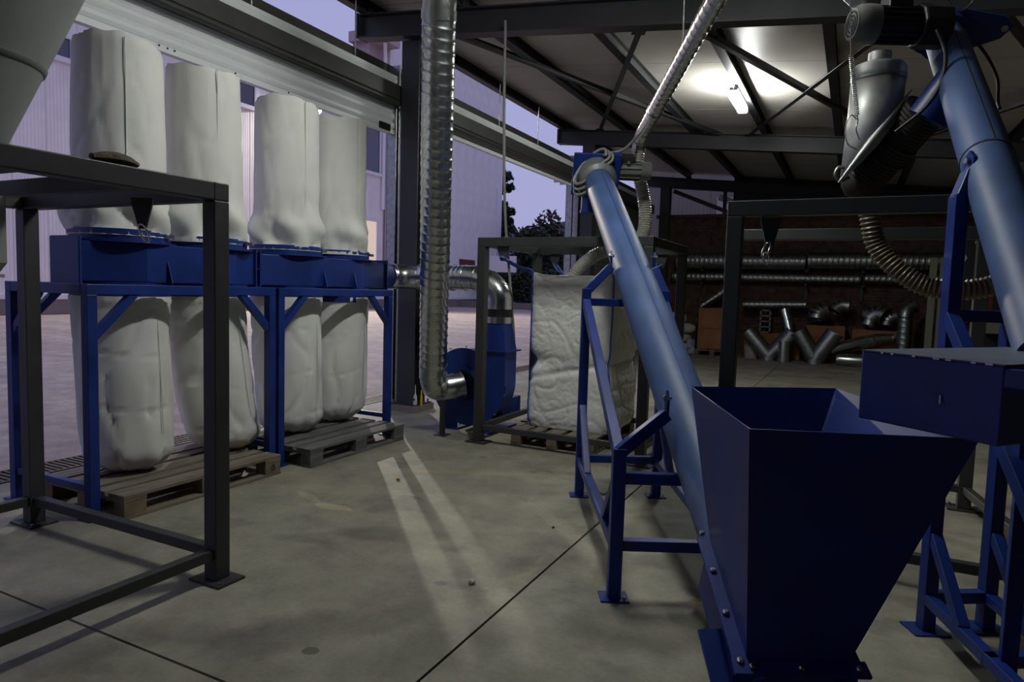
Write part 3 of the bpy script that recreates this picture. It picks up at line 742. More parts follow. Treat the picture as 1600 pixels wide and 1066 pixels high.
def duct_lines(R): return ribbed(R, .080, .0045, 6.0)
rd_ = thing('spiral_duct', 'tall shiny spiral duct standing in front of the column', 'duct', (-3.50, 5.36, 0))
top = V((-2.90, 4.42, 3.44)); bot = V((-3.505, 5.365, .66))
MB().sweep([bot, top], duct_lines(.127), n=48, cap=False, step=.006, smooth=False).build('riser', GALV, rd_, smooth=40)
MB().sweep([top - (top - bot).normalized() * .04, top + (top - bot).normalized() * .03], .134, n=40, cap=False, smooth=False).build('sleeve_band', GALV, rd_, smooth=40)
# segmented elbow above and below
def gored(parent, P, R, name='elbow', mt=None):
    mt = mt or GALV
    P = [V(p) for p in P]
    MB().sweep(P, R, n=36, cap=False).build(name, mt, parent, smooth=40)
    for i in range(len(P)):
        d = (P[min(i + 1, len(P) - 1)] - P[max(i - 1, 0)]).normalized()
        MB().ring(P[i] - d * .006, P[i] + d * .006, R - .002, R + .006, 36).build('seam_ring', mt, parent, smooth=40)
d0 = (top - bot).normalized()
gored(rd_, [top + d0 * .02, top + d0 * .12, top + d0 * .22 + V((-.05, .0, .0)), top + d0 * .30 + V((-.15, .02, .0)), top + d0 * .36 + V((-.30, .05, 0))], .128)
q = bot
gored(rd_, [bot + d0 * .01, bot - d0 * .10, V((-3.515, 5.425, .465)), V((-3.475, 5.50, .44)), V((-3.40, 5.57, .45)), V((-3.345, 5.63, .465))], .128)
MB().ring((-3.345, 5.615, .465), (-3.34, 5.66, .468), .128, .137, 36).build('clamp_band', RUBBER, rd_, smooth=40)
MB().bb(-3.43, -3.39, 5.38, 5.42, .006, .34).build('support_leg', GREY, rd_); MB().bb(-3.47, -3.35, 5.34, 5.46, 0, .008).build('support_foot', GREY, rd_)

od = thing('outlet_duct', 'silver elbow duct linking the filter manifold with the fan outlet', 'duct', (-3.1, 5.85, 1.1))
O = [V((AX + .02, 5.60, 1.495)), V((-4.22, 5.70, 1.495)), V((-4.14, 5.80, 1.495)), V((-4.02, 5.85, 1.495)), V((-3.88, 5.86, 1.495))]
gored(od, O, .124)
MB().sweep([O[-1], V((-3.45, 5.845, 1.50))], ribbed(.124, .05, .004, 8), n=36, cap=False, step=.0085, smooth=False).build('straight_pipe', GALV, od, smooth=40)
MB().ring((-3.66, 5.855, 1.498), (-3.60, 5.853, 1.498), .126, .132, 36).build('joint_band', GALV, od, smooth=40)
gored(od, [V((-3.45, 5.845, 1.50)), V((-3.32, 5.84, 1.495)), V((-3.19, 5.83, 1.455)), V((-3.085, 5.822, 1.37)), V((ox, fc.y, 1.29)), V((ox, fc.y, 1.24))], .124)
MB().cyl((ox, fc.y, 1.26), (ox, fc.y, 1.205), .128, n=36, cap=False).build('upper_cuff', GALV, od, smooth=40)
MB().cyl((ox, fc.y, 1.215), (ox, fc.y, 1.12), .126, n=36, cap=False).build('rubber_sleeve', RUBBER, od, smooth=40)
MB().cyl((ox, fc.y, 1.13), (ox, fc.y, 1.07), .128, n=36, cap=False).build('lower_cuff', GALV, od, smooth=40)

# hanging rope / cable to the fan
rp_ = MB().sweep([(-3.20, 6.05, 4.0), (-3.19, 6.04, 3.93), (-3.17, 6.02, 3.2), (-3.13, 6.02, 2.2), (-3.04, 6.02, 1.4), (-2.985, 6.01, .95), (-2.97, 6.0, .72), (-3.0, 5.99, .58), (-3.06, 5.98, .50), (-3.12, 5.97, .45)], .014, n=8).build('supply_cable', CABLE, None, smooth=60)
tag(rp_, 'grey cable hanging from the rafter down to the blue fan', 'cable')

# things at the column foot
bt = thing('spray_bottle', 'small white bottle with long nozzle at the column foot', 'bottle', (-4.27, 6.215, .085))
MB().lathe((-4.29, 6.218, .085), [(.018, 0), (.02, .01), (.02, .09), (.009, .12), (.007, .125)], 16).build('body', LABELW, bt, smooth=50)
MB().lathe((-4.29, 6.218, .21), [(.007, 0), (.005, .05), (.003, .10)], 10).build('nozzle', LABELW, bt, smooth=50)
MB().cyl((-4.288, 6.197, .135), (-4.288, 6.196, .155), .010, n=8).build('badge', REDB, bt)
ym = thing('yellow_marker', 'thin yellow marker standing at the column foot', 'marker', (-4.20, 6.215, .085))
MB().lathe((-4.205, 6.215, .085), [(.011, 0), (.012, .005), (.012, .10), (.008, .115), (.006, .15)], 12).build('barrel', YELLOW, ym, smooth=50)
MB().lathe((-4.205, 6.215, .225), [(.007, 0), (.007, .03), (.004, .035)], 10).build('cap', YELLOW, ym, smooth=50)

# ------------------------------------------------------------------ bulk bag in the middle frame
pallet(-2.70, 5.43, 'brown wooden pallet under the bulk bag', WOOD)
BX, BY = -2.24, 6.02
def bulk(u, z):
    """superellipse section, pinched around mid height"""
    t = (z - .15) / 1.45
    a = u
    pin = math.exp(-((z - .74) / .10) ** 2)
    hx = .41 - .02 * pin; hy = .40 - .015 * pin
    hx += .012 * math.exp(-((z - .35) / .18) ** 2)
    c, s = math.cos(a), math.sin(a); e = max(abs(c), abs(s)); c /= e; s /= e; e = (abs(c) ** 10 + abs(s) ** 10) ** .1; x = c / e * hx; y = s / e * hy
    if z < .25: k = 1 - .05 * ((.25 - z) / .1) ** 2; x *= k; y *= k
    w = noise.noise(V((x * 2.2 + 3, y * 2.2, z * 1.6)))
    cr = 0
    for q, (f, am, th) in enumerate(((3.0, .008, .10), (6.5, .006, .08), (12.0, .004, .09))):
        w2 = abs(noise.noise(V((x * f + z * f * .5 + q * 7, y * f + 3 * q, z * f * .9 - x * f * .4)))); cr -= am * max(0, th - w2) / th
    nrm = V((x / hx, y / hy, 0)).normalized()
    d = .022 * w + cr
    d -= .055 * math.exp(-((z - .76) / .07) ** 2) * max(0, min(1, (-x - .15) / .25)) + .018 * math.exp(-((z - .68 - x * .22) / .03) ** 2) + .02 * math.exp(-((z - .50 + x * .3) / .05) ** 2) * max(0, x + .1)
    # cloth sags between the corner loops at the rim
    p = V((BX + x, BY + y, z)) + nrm * d
    if z > 1.3: p.z -= .05 * (z - 1.3) / .3 * (1 - abs(x / hx) ** 4 * abs(y / hy) ** 4)
    return p
bag = thing('bulk_bag', 'white woven bulk bag hanging by blue loops over a pallet', 'bulk bag', (BX, BY, .145))
nu, nv = 220, 130; vs_ = [bulk(2 * PI * i / nu, .148 + 1.43 * j / nv) for j in range(nv + 1) for i in range(nu)]
fs = [(j * nu + i, j * nu + (i + 1) % nu, (j + 1) * nu + (i + 1) % nu, (j + 1) * nu + i) for j in range(nv) for i in range(nu)]
fs.append(tuple(range(nu))[::-1])
MB().add(vs_, fs).build('body', WOVEN, bag, smooth=60)
MB().sweep([bulk(2 * PI * i / 80, 1.575) for i in range(81)], .006, n=6, smooth=False).build('rim_hem', WOVEN, bag, smooth=60)
for k, a in enumerate((PI / 4, 3 * PI / 4, 5 * PI / 4, 7 * PI / 4)):
    out = V((math.cos(a), math.sin(a), 0)) * .006
    MB().sweep([bulk(a, .16 + 1.41 * j / 40) + out for j in range(41)], .008, n=6, smooth=False).build('seam_cord', SEAM, bag, smooth=60)
LUG = {(0, 0): (-2.78, 5.34), (1, 0): (-1.67, 5.34), (0, 1): (-2.78, 6.5), (1, 1): (-1.67, 6.5)}
for k, a in ((3, 5 * PI / 4), (4, 7 * PI / 4), (1, 3 * PI / 4), (2, PI / 4)):
    key = {3: (0, 0), 4: (1, 0), 1: (0, 1), 2: (1, 1)}[k]
    c = bulk(a, 1.56); hx_, hy_ = LUG[key]; e = V((hx_, hy_, 1.66)); mid = c.lerp(e, .5)
    side = V((0, 0, 1)).cross(e - c).normalized()
    MB().sweep([bulk(a, 1.30), c + V((0, 0, .01)), mid + side * .022, e + side * .012 + V((0, 0, .012)), e - side * .012 + V((0, 0, .012)), mid - side * .022, c + V((0, 0, -.015)), bulk(a, 1.28)], .011, n=8).build('lifting_loop', SEAM, bag, smooth=60)

# ------------------------------------------------------------------ first screw conveyor
S1 = .535
def lat1(d): return .741 + .04 * (6.2 - d)
def ax1(d): return C(lat1(d), d, 2.382 + S1 * (d - 6.2))
cv = thing('screw_conveyor', 'long blue screw conveyor tube rising away from the hopper', 'conveyor', (ax1(3.6).x, ax1(3.6).y, 0), 'blue screw conveyors')
dirc = (ax1(6) - ax1(3)).normalized()
MB().cyl(ax1(2.06), ax1(6.22), .125, n=48).build('tube', TUBEBLUE, cv, smooth=40)
MB().cyl(ax1(2.04), ax1(2.06), .14, n=32).build('end_flange', BLUE, cv, smooth=40)
MB().lathe(ax1(6.20), [(.128, 0), (.165, .03), (.175, .16), (.17, .20)], 36, dirc).build('head_collar', MOTOR, cv, smooth=30)
d, s, u = frame_of(dirc)
e0 = ax1(6.20) + dirc * .20
MB().box(e0 + dirc * .012, (.44, .024, .40), (s, d, u)).build('head_plate', BLUE, cv, bevel=.01)
MB().box(e0 + dirc * .03 + s * .10 - u * .02, (.20, .03, .46), (s, d, u)).build('head_bracket', BLUE, cv, bevel=.01)
MB().cyl(C(.70, 6.34, 2.56), C(.70, 6.34, 2.12), .10, n=32).build('outlet_spout', BLUE, cv, smooth=40)
MB().ring(C(.70, 6.34, 2.15), C(.70, 6.34, 2.12), .09, .108, 32).build('spout_rim', BLUE, cv, smooth=40)
MB().bar(ax1(2.6) + u * .1255, ax1(6.15) + u * .1255, .004, .002, u).build('weld_seam', BLUE, cv)
# geared motor at the head
gm = MB(); mo = e0 + dirc * .10 + s * .06 + u * .02
MB().cyl(mo - s * .02, mo + s * .16, .085, n=8).build('gearbox', MOTORD, cv, bevel=.01)
mtr = MB().cyl(mo + s * .16, mo + s * .36, .078, n=24).build('motor', MOTOR, cv, smooth=40)
for k in range(12):
    a = 2 * PI * k / 12; c = mo + s * .26 + (d * math.cos(a) + u * math.sin(a)) * .083
    MB().box(c, (.19, .006, .02), (s, (d * -math.sin(a) + u * math.cos(a)), (d * math.cos(a) + u * math.sin(a)))).build('cooling_fin', MOTOR, mtr)
MB().cyl(mo + s * .36, mo + s * .46, .088, .08, 24).build('fan_cowl', MOTOR, cv, smooth=40)
MB().box(mo + s * .23 + u * .10 + V((0, 0, .01)), (.13, .10, .07), (s, d, u)).build('terminal_box', MOTORD, cv, bevel=.006)
MB().cyl(mo + s * .23 + u * .10 - d * .05, mo + s * .23 + u * .10 - d * .075, .016, n=12).build('cable_gland', CHROME, cv)
# stand
def L1(lat, d_, z): return C(lat, d_, z)
for sg in (-1, 1):
    rear = (.757 + sg * .266, 4.57 + (.03 if sg > 0 else 0)); frt = ((.50, 3.02) if sg < 0 else (1.01, 3.05))
    for (l_, dd), zt in ((rear, 1.42), (frt, .70)):
        MB().bar(L1(l_, dd, .008), L1(l_, dd, zt), .06, .06, HD).build('post', BLUE, cv, bevel=.004)
        fp = MB().box(L1(l_, dd, .004), (.13, .11, .008), (HR, HD, V((0, 0, 1)))).build('foot_plate', BLUE, cv)
        MB().cyl(L1(l_ + .045, dd - .03, .008), L1(l_ + .045, dd - .03, .02), .008, n=6).build('anchor_bolt', GALV, fp)
    for (l_, dd), z0 in ((rear, 1.40), (frt, .68)):
        knee = L1(lat1(dd + .05) + sg * .150, dd + .05, z0 + .17)
        MB().bar(L1(l_, dd, z0), knee, .055, .055, HD).build('saddle_arm', BLUE, cv, bevel=.004)
        MB().prism([(-.022, -.03), (.022, -.03), (.028, .07), (.0, .11), (-.028, .07)], knee, HD, (0, 0, 1), .012).build('saddle_ear', BLUE, cv)
        MB().cyl(knee + V((0, 0, .075)) - HR * (sg * .02), knee + V((0, 0, .075)) + HR * (sg * .02), .010, n=8).cyl(knee + V((0, 0, .075)) + HR * (sg * .006), knee + V((0, 0, .075)) + HR * (sg * .018), .016, n=6).build('saddle_bolt', GALV, cv)
    def side(t_): return rear[0] + (frt[0] - rear[0]) * t_, rear[1] + (frt[1] - rear[1]) * t_
    def SP(t_, z): q = side(t_); return L1(q[0], q[1], z)
    MB().bar(SP(0, 1.33), SP(1, .66 if sg < 0 else .47), .05, .06, None).build('sloped_rail', BLUE, cv, bevel=.004)
    MB().bar(SP(.01, .25), SP(.99, .25), .05, .05).build('side_rail', BLUE, cv, bevel=.004)
    MB().bar(SP(.01, .62), SP(.27, .26), .045, .045).build('knee_brace', BLUE, cv, bevel=.004)
    MB().bar(SP(.99, .56), SP(.78, .26), .045, .045).build('knee_brace', BLUE, cv, bevel=.004)
for dd, z, l0, l1 in ((4.58, 1.33, .52, .99), (4.58, .26, .52, .99), (3.03, .56, .53, .98), (3.03, .25, .53, .98)):
    MB().bar(L1(l0, dd, z), L1(l1, dd, z), .05, .05).build('cross_rail', BLUE, cv, bevel=.004)

# cable coiled round the conveyor head
hc = e0 + V((0, 0, .0))
loops = []
for k in range(4):
    for i in range(12):
        a = 2 * PI * i / 12 + 1.2; rr = .20 + .022 * ((k * 2) % 3)
        sh = .035 * (k - 1.5)
        loops.append(hc - HR * (.045 + .5 * sh) + V((0, 0, .01 + sh * .8)) + (HR * .62 + V((0, 0, .78))) * (rr * math.cos(a)) + (HR * .50 - V((0, 0, .42)) - HD * .75).normalized() * (rr * .52 * math.sin(a)) - HD * (.07 + .02 * k))
loops += [hc + V((0, 0, .20)) + HR * .07, hc + V((0, 0, .25)) + HR * .26, C(1.30, 6.9, 3.12), C(1.62, 7.2, 3.62), C(1.80, 7.3, 3.95)]
tag(MB().sweep(loops, .014, n=8).build('power_cable', CABLE, None, smooth=60), 'grey power cable coiled round the conveyor head and led to the roof', 'cable')

# ------------------------------------------------------------------ suction duct and hose into the bulk bag
sd = thing('suction_duct', 'thin silver spiral duct slanting down from the roof to the bulk bag', 'duct', (-1.9, 6.6, 2.7))
pa = V((-.62, 3.85, 3.24)); pb = V((-1.90, 6.47, 2.93))
MB().sweep([pa, pb], ribbed(.062, .10, .004, 10), n=28, cap=False, step=.0125, smooth=False).build('spiral_pipe', GALV, sd, smooth=40)
k_ = pa.lerp(pb, .80)
MB().ring(k_, k_ + (pb - pa).normalized() * .03, .062, .072, 28).build('joint_band', GALV, sd, smooth=40)
gored(sd, [pb, V((-1.955, 6.565, 2.88)), V((-1.975, 6.60, 2.80))], .062)
fh = MB().sweep([(-1.975, 6.60, 2.80), (-1.97, 6.61, 2.6), (-1.92, 6.63, 2.4), (-1.885, 6.63, 2.2), (-1.885, 6.60, 2.0), (-1.95, 6.52, 1.88), (-2.12, 6.44, 1.83), (-2.28, 6.35, 1.76), (-2.42, 6.25, 1.62), (-2.5, 6.2, 1.45)], corrug(.062, .024, .0045), n=24, cap=False, step=.005)
tag(fh.build('flexible_hose', CLEARH, None, smooth=60), 'pale ribbed hose curving down behind the frame into the bulk bag', 'hose')
tag(MB().cyl((-1.22, 5.02, zr(-1.22)), (-1.21, 5.05, 3.15), .007, n=8).build('hanger_rod', GALVD, None), 'thin rod hanging the slanting silver duct from the roof', 'rod')

# ------------------------------------------------------------------ hopper of the first conveyor
hp = thing('feed_hopper', 'large dark blue open feed hopper in the right foreground', 'hopper', (C(.95, 2.1, 0).x, C(.95, 2.1, 0).y, 0))
T = [C(.680, 1.90, 1.025), C(1.335, 1.90, 1.015), C(1.255, 2.60, 1.055), C(.697, 2.60, 1.045)]
B = [C(.728, 1.95, .318), C(1.035, 1.95, .318), C(.99, 2.36, .52), C(.728, 2.36, .52)]
names = ['front_plate', 'right_plate', 'rear_plate', 'left_plate']
for i in range(4):
    j = (i + 1) % 4
    a, b, c, e = T[i], T[j], B[j], B[i]
    nn = (b - a).cross(e - a).normalized() * .004
    MB().add([a, b, c, e, a + nn, b + nn, c + nn, e + nn], [(0, 1, 2, 3), (7, 6, 5, 4), (0, 4, 5, 1), (1, 5, 6, 2), (2, 6, 7, 3), (3, 7, 4, 0)]).build(names[i], BLUE, hp)
# sloping bolted flange
fl_d = (C(0, 2.36, .52) - C(0, 1.95, .318)).normalized(); fl_u = HR.cross(fl_d)
m = MB()
fc0 = (B[0] + B[3]) / 2 - HR * .02; m.box(fc0, (.045, .50, .010), (HR, fl_d, fl_u))
m.build('side_flange', BLUE, hp)
MB().box((B[1] + B[2]) / 2 + HR * .03, (.05, .50, .010), (HR, fl_d, fl_u)).build('side_flange', BLUE, hp)
ff = MB().box((B[0] + B[1]) / 2 - fl_d * .025, (.40, .05, .012), (HR, fl_d, fl_u)).build('front_flange', BLUE, hp)
for k in range(4):
    p = B[0].lerp(B[3], k / 3 * 1.1 - .02) - HR * .022 + fl_u * .004
    MB().lathe(p, [(.011, 0), (.011, .007), (.006, .012)], 8, fl_u).build('bolt', GALV, hp)
for k in (-.145, 0, .17):
    p = (B[0] + B[1]) / 2 + HR * k - fl_d * .028 + fl_u * .005
    MB().lathe(p, [(.010, 0), (.010, .007), (.006, .011)], 8, fl_u).build('bolt', GALVD, ff)
MB().prism([(-.21, -.20), (.21, -.20), (.21, .0), (-.21, .0)], (B[0] + B[1] + B[2] + B[3]) / 4 - fl_u * .012, fl_d, fl_u, .31).build('inlet_trough', BLUE, hp)
# channel-shaped stand under the inlet
MB().bar(C(.690, 2.16, .30), C(.715, 1.84, .05), .012, .10, HR).build('support_plate', BLUE, hp)
MB().bar(C(1.07, 2.16, .30), C(1.05, 1.84, .05), .012, .10, HR).build('support_plate', BLUE, hp)
MB().bar(C(.66, 1.82, .03), C(1.08, 1.82, .03), .05, .06).build('support_rail', BLUE, hp)

# ------------------------------------------------------------------ second screw conveyor
A2, Bq = V((2.257, 3.66, 2.677)), V((1.911, 2.75, 1.865))
def ax2(d_):
    t = (d_ - Bq.y) / (A2.y - Bq.y); q = Bq.lerp(A2, t); return C(q.x, q.y, q.z)
c2 = thing('screw_conveyor', 'steep blue screw conveyor tube at the right edge with motor on top', 'conveyor', (C(1.92, 2.8, 0).x, C(1.92, 2.8, 0).y, 0), 'blue screw conveyors')
d2 = (ax2(3.6) - ax2(2.7)).normalized(); _, s2, u2 = frame_of(d2)
MB().cyl(ax2(2.06), ax2(3.85), .0965, n=48).build('tube', TUBEBLUE, c2, smooth=40)
MB().cyl(ax2(2.90), ax2(2.893), .099, n=48).build('joint_ring', DARK, c2, smooth=40)
MB().bar(ax2(2.91) + u2 * .0965 + s2 * .01, ax2(3.8) + u2 * .0965 + s2 * .01, .003, .002, u2).build('weld_seam', DARK, c2)
MB().cyl(ax2(3.84), ax2(3.90), .125, n=36).build('head_flange', BLUE, c2, smooth=40)
hd = ax2(3.90)
pl = [(.17 * math.cos(a), .13 * math.sin(a)) for a in [PI * .5 + PI * i / 12 for i in range(13)]] + [(.05, -.13), (.28, -.06), (.33, 0), (.28, .06), (.05, .13)]
MB().prism(pl, hd + d2 * .01, s2, u2, .02).build('head_plate', BLUE, c2, bevel=.004)
MB().cyl(hd + s2 * .285 - d2 * .004, hd + s2 * .285 - d2 * .016, .018, n=6).build('plate_bolt', GALV, c2)
# outlet spout
s0 = ax2(3.48); s1_ = C(2.095, 3.56, 2.33)
MB().cyl(s0, s1_, .10, n=36).build('outlet_spout', BLUE, c2, smooth=40)
# motor: lies to the left of the head
mx = C(2.13, 3.62, 2.815); ml = -HR
MB().cyl(mx - ml * .05, mx + ml * .10, .11, n=10).build('gearbox', MOTORD, c2, bevel=.012)
mo2 = MB().cyl(mx + ml * .10, mx + ml * .31, .078, n=28).build('motor_body', MOTORD, c2, smooth=40)
for k in range(16):
    a = 2 * PI * k / 16; rr = HD * math.cos(a) + V((0, 0, 1)) * math.sin(a); tt = V((0, 0, 1)) * math.cos(a) - HD * math.sin(a)
    MB().box(mx + ml * .205 + rr * .082, (.20, .006, .022), (HR, tt, rr)).build('cooling_fin', MOTORD, mo2)
MB().lathe(mx + ml * .31, [(.098, 0), (.100, .05), (.096, .085), (.076, .115)], 28, ml, cap=False).build('fan_cowl', MOTOR, c2, smooth=30)
gr_ = MB().cyl(mx + ml * .420, mx + ml * .426, .077, n=28).build('cowl_grille', MOTOR, c2)
for r_ in (.02, .04, .06): MB().ring(mx + ml * .426, mx + ml * .429, r_ - .004, r_ + .004, 28).build('grille_ring', DARK, gr_)
MB().box(mx + ml * .20 + V((0, 0, .11)), (.12, .10, .07), (HR, HD, V((0, 0, 1)))).build('terminal_box', MOTORD, c2, bevel=.006)
# stand of the second conveyor
PR = {(-1): (1.80, 2.80), (1): (2.075, 2.83)}
sd2 = V((-.16, -1, 0)).normalized()
for sg in (-1, 1):
    l_, dd = PR[sg]
    MB().bar(C(l_, dd, .008), C(l_, dd, 1.83), .055, .055, HD).build('post', BLUE, c2, bevel=.004)
    MB().box(C(l_, dd, .004), (.15, .12, .008), (HR, HD, V((0, 0, 1)))).build('foot_plate', BLUE, c2)
    knee = C(l_ - sg * .055, dd + .03, 1.93)
    MB().bar(C(l_, dd, 1.82), knee, .05, .05, HD).build('saddle_arm', BLUE, c2, bevel=.004)
    MB().prism([(-.03, -.03), (.03, -.03), (.03, .06), (.0, .09), (-.03, .06)], knee, HD, (0, 0, 1), .014).build('saddle_ear', BLUE, c2)
    MB().cyl(knee + V((0, 0, .05)) + HR * sg * .005, knee + V((0, 0, .05)) + HR * sg * .022, .013, n=6).build('saddle_bolt', GALV, c2)
    MB().bar(C(l_, dd, 1.35), C(l_ + sd2.x * 1.2, dd + sd2.y * 1.2, .24), .05, .055).build('sloped_rail', BLUE, c2, bevel=.004)
    MB().bar(C(l_, dd, .145), C(l_ + sd2.x * 1.2, dd + sd2.y * 1.2, .145), .045, .045).build('side_rail', BLUE, c2, bevel=.004)
    MB().bar(C(l_, dd - .02, .42), C(l_ + sd2.x * .30, dd + sd2.y * .30, .155), .045, .045).build('knee_brace', BLUE, c2, bevel=.004)
    MB().bar(C(l_ + sd2.x * 1.2, dd + sd2.y * 1.2, .0), C(l_ + sd2.x * 1.2, dd + sd2.y * 1.2, .26), .055, .055, HD).build('post', BLUE, c2, bevel=.004)
for z in (1.345, .145):
    MB().bar(C(1.80, 2.80, z), C(2.075, 2.83, z), .045, .05).build('cross_rail', BLUE, c2, bevel=.004)
MB().bar(C(1.70, 2.30, .145), C(1.98, 2.33, .145), .045, .045).build('cross_rail', BLUE, c2, bevel=.004)

# feed box the tube rises from
ub = V((.904, .427, 0)); vb = V((.409, -.912, 0))
def bxp(u_, v_, z): return C(1.01 + ub.x * u_ + vb.x * v_, 1.95 + ub.y * u_ + vb.y * v_, z)
UW = HR * ub.x + HD * ub.y; VW = HR * vb.x + HD * vb.y
fb = thing('feed_box', 'blue sheet-metal box with chipped edges reaching over the hopper', 'box', (bxp(.4, .2, 1.05).x, bxp(.4, .2, 1.05).y, 0))
MB().add([bxp(0, 0, 1.058), bxp(.84, 0, 1.058), bxp(.84, .385, 1.058), bxp(0, .385, 1.058), bxp(0, 0, 1.252), bxp(.84, 0, 1.252), bxp(.84, .385, 1.252), bxp(0, .385, 1.252)],
         [(0, 1, 2, 3), (7, 6, 5, 4), (0, 4, 5, 1), (1, 5, 6, 2), (2, 6, 7, 3), (3, 7, 4, 0)]).build('body', BLUE, fb, bevel=.004)
MB().box((bxp(0, .19, 1.256)), (.83, .392, .004), (UW, VW, V((0, 0, 1)))) if False else None
MB().add([bxp(-.003, -.003, 1.2525), bxp(.84, -.003, 1.2525), bxp(.84, .388, 1.2525), bxp(-.003, .388, 1.2525), bxp(-.003, -.003, 1.2565), bxp(.84, -.003, 1.2565), bxp(.84, .388, 1.2565), bxp(-.003, .388, 1.2565)],
         [(0, 1, 2, 3), (7, 6, 5, 4), (0, 4, 5, 1), (1, 5, 6, 2), (2, 6, 7, 3), (3, 7, 4, 0)]).build('lid', mat('grey_blue_lid', (0.085, 0.10, 0.145), 0.5, var=.15, vscale=8), fb)  # lid in a lighter, greyer blue than the box body
for k in range(7):
    v_ = .06 + .05 * k + random.uniform(-.015, .015)
    MB().box(bxp(-.0045, v_, 1.2535), (.003, random.uniform(.006, .018), .005), (UW, VW, V((0, 0, 1)))).build('paint_chip', GALV, fb)
MB().box(bxp(-.005, .24, 1.15), (.002, .004, .022), (UW, VW, V((0, .25, 1)).normalized())).build('scratch', GALVD, fb)
MB().bar(bxp(.01, .385, 1.225), bxp(.06, .62, 1.215), .03, .045).build('arm', BLUE, fb, bevel=.004)
for u_, v_ in ((.81, .03), (.81, .35)):
    MB().bar(bxp(u_, v_, 0), bxp(u_, v_, 1.058), .05, .05).build('leg', BLUE, fb, bevel=.004)

# ------------------------------------------------------------------ outlet sleeve, hose and cover pipe in the right frame
sv = thing('outlet_sleeve', 'dark brown corrugated sleeve under the second conveyor outlet', 'sleeve', (C(1.9, 3.9, 1.85).x, C(1.9, 3.9, 1.85).y, 1.85))
v0 = C(1.965, 3.70, 2.36); v1 = C(1.93, 4.02, 2.06); v1 = C(2.035, 4.02, 2.03)
v0 = C(2.09, 3.66, 2.42)
a_, b_ = C(2.17, 3.70, 2.42), C(2.03, 4.05, 2.10)
MB().sweep([a_, b_], corrug(.112, .02, .003), n=32, step=.004, smooth=False).build('sleeve', SLEEVE, sv, smooth=50)
dv = (b_ - a_).normalized()
for t_ in (.42, .62): MB().ring(a_.lerp(b_, t_), a_.lerp(b_, t_) + dv * .014, .112, .121, 32).build('stitched_band', RUBBER, sv, smooth=40)
MB().lathe(b_ - V((0, 0, 0)), [(.114, -.03), (.113, .02), (.095, .07), (.06, .105), (.045, .11)], 32, dv * .5 + V((0, 0, -.5))).build('rounded_end', SLEEVE, sv, smooth=50)
c_ = b_ + V((0, 0, -.12)) + HR * .05
MB().cyl(c_, c_ + V((0, 0, -.07)), .062, n=28).build('collar', GALVD, sv, smooth=40)
hz = [c_ + V((0, 0, -.05)), c_ + V((0, 0, -.14)) + HR * .02, c_ + V((0, 0, -.26)) + HR * .06, c_ + V((0, 0, -.38)) + HR * .14 - HD * .05, c_ + V((0, 0, -.485)) + HR * .27 - HD * .12, c_ + V((0, 0, -.51)) + HR * .42 - HD * .2, c_ + V((0, 0, -.49)) + HR * .56 - HD * .25, c_ + V((0, 0, -.42)) + HR * .70 - HD * .28, c_ + V((0, 0, -.30)) + HR * .80 - HD * .28]
tag(MB().sweep(hz, corrug(.054, .026, .006), n=28, step=.0045).build('flexible_hose', HOSE, None, smooth=60), 'brown ribbed flexible hose hanging in a bow in the right frame', 'hose')
# galvanised cover pipe with slanted cut
gp = thing('cover_pipe', 'torn silver galvanised pipe hanging beside the dark sleeve', 'duct', (C(1.95, 3.85, 2.3).x, C(1.95, 3.85, 2.3).y, 2.2))
pc = C(1.985, 3.86, 0); R_ = .132; nn_ = 48; vs_ = []
for i in range(nn_ + 1):
    a = 2 * PI * i / nn_ ; p = pc + HR * (R_ * math.cos(a)) + HD * (R_ * math.sin(a))
    zb = 2.075 + (.5 + .5 * math.cos(a)) * .40 + .012 * noise.noise(V((a * 3, 0, 1)))
    sh = -(2.62 - zb) * .05
    vs_ += [(p.x, p.y, 2.64), (p.x + HR.x * sh * .35, p.y + HR.y * sh * .35, (2.64 + zb) / 2), (p.x + HR.x * sh, p.y + HR.y * sh, zb)]
fs = []
for i in range(nn_):
    for k in range(2): fs.append((3 * i + k, 3 * i + 3 + k, 3 * i + 4 + k, 3 * i + 1 + k))
GALVLIT = mat('lit_look_zinc_sheet', (.40, .41, .40), .45, .45, var=.15, vscale=12, rvar=.08)  # less metallic zinc; the lamp-lit brightness is put into its colour
cp = MB().add(vs_, fs).build('pipe_shell', GALVLIT, gp, smooth=50)
sol = cp.modifiers.new('thickness', 'SOLIDIFY'); sol.thickness = .004
MB().lathe(pc + V((0, 0, 2.62)), [(.137, 0), (.140, .01), (.137, .02), (.137, .05), (.125, .07), (.06, .085), (.058, .14)], 40).build('pipe_cap', GALVLIT, gp, smooth=35)
MB().ring(pc + V((0, 0, 2.605)), pc + V((0, 0, 2.615)), .13, .141, 40).build('cap_seam', GALVD, gp, smooth=40)
hk = pc - HR * .20 + V((0, 0, 2.11))
MB().sweep([hk + HR * .075 + V((0, 0, -.03)), hk + HR * .03 + V((0, 0, -.05)), hk + HR * -.005 + V((0, 0, -.02)), hk + HR * .01 + V((0, 0, .02)), hk + HR * .045 + V((0, 0, .02))], .010, n=8).build('curled_tab', GALVD, gp, smooth=60)
# torn strip of sheet curling along the slanted cut
st_ = []
for i in range(17):
    t = i / 16; p = pc + HR * (.12 - .36 * t) - HD * .12 + V((0, 0, 2.53 - .50 * t)); st_.append(p)
MB().sweep(st_, lambda s, a, t: .022 * math.sin(PI * min(.97, max(.03, t))) * (.6 + .4 * abs(math.cos(a))) + .003, n=10, smooth=False).build('curled_strip', GALVLIT, gp, smooth=60)
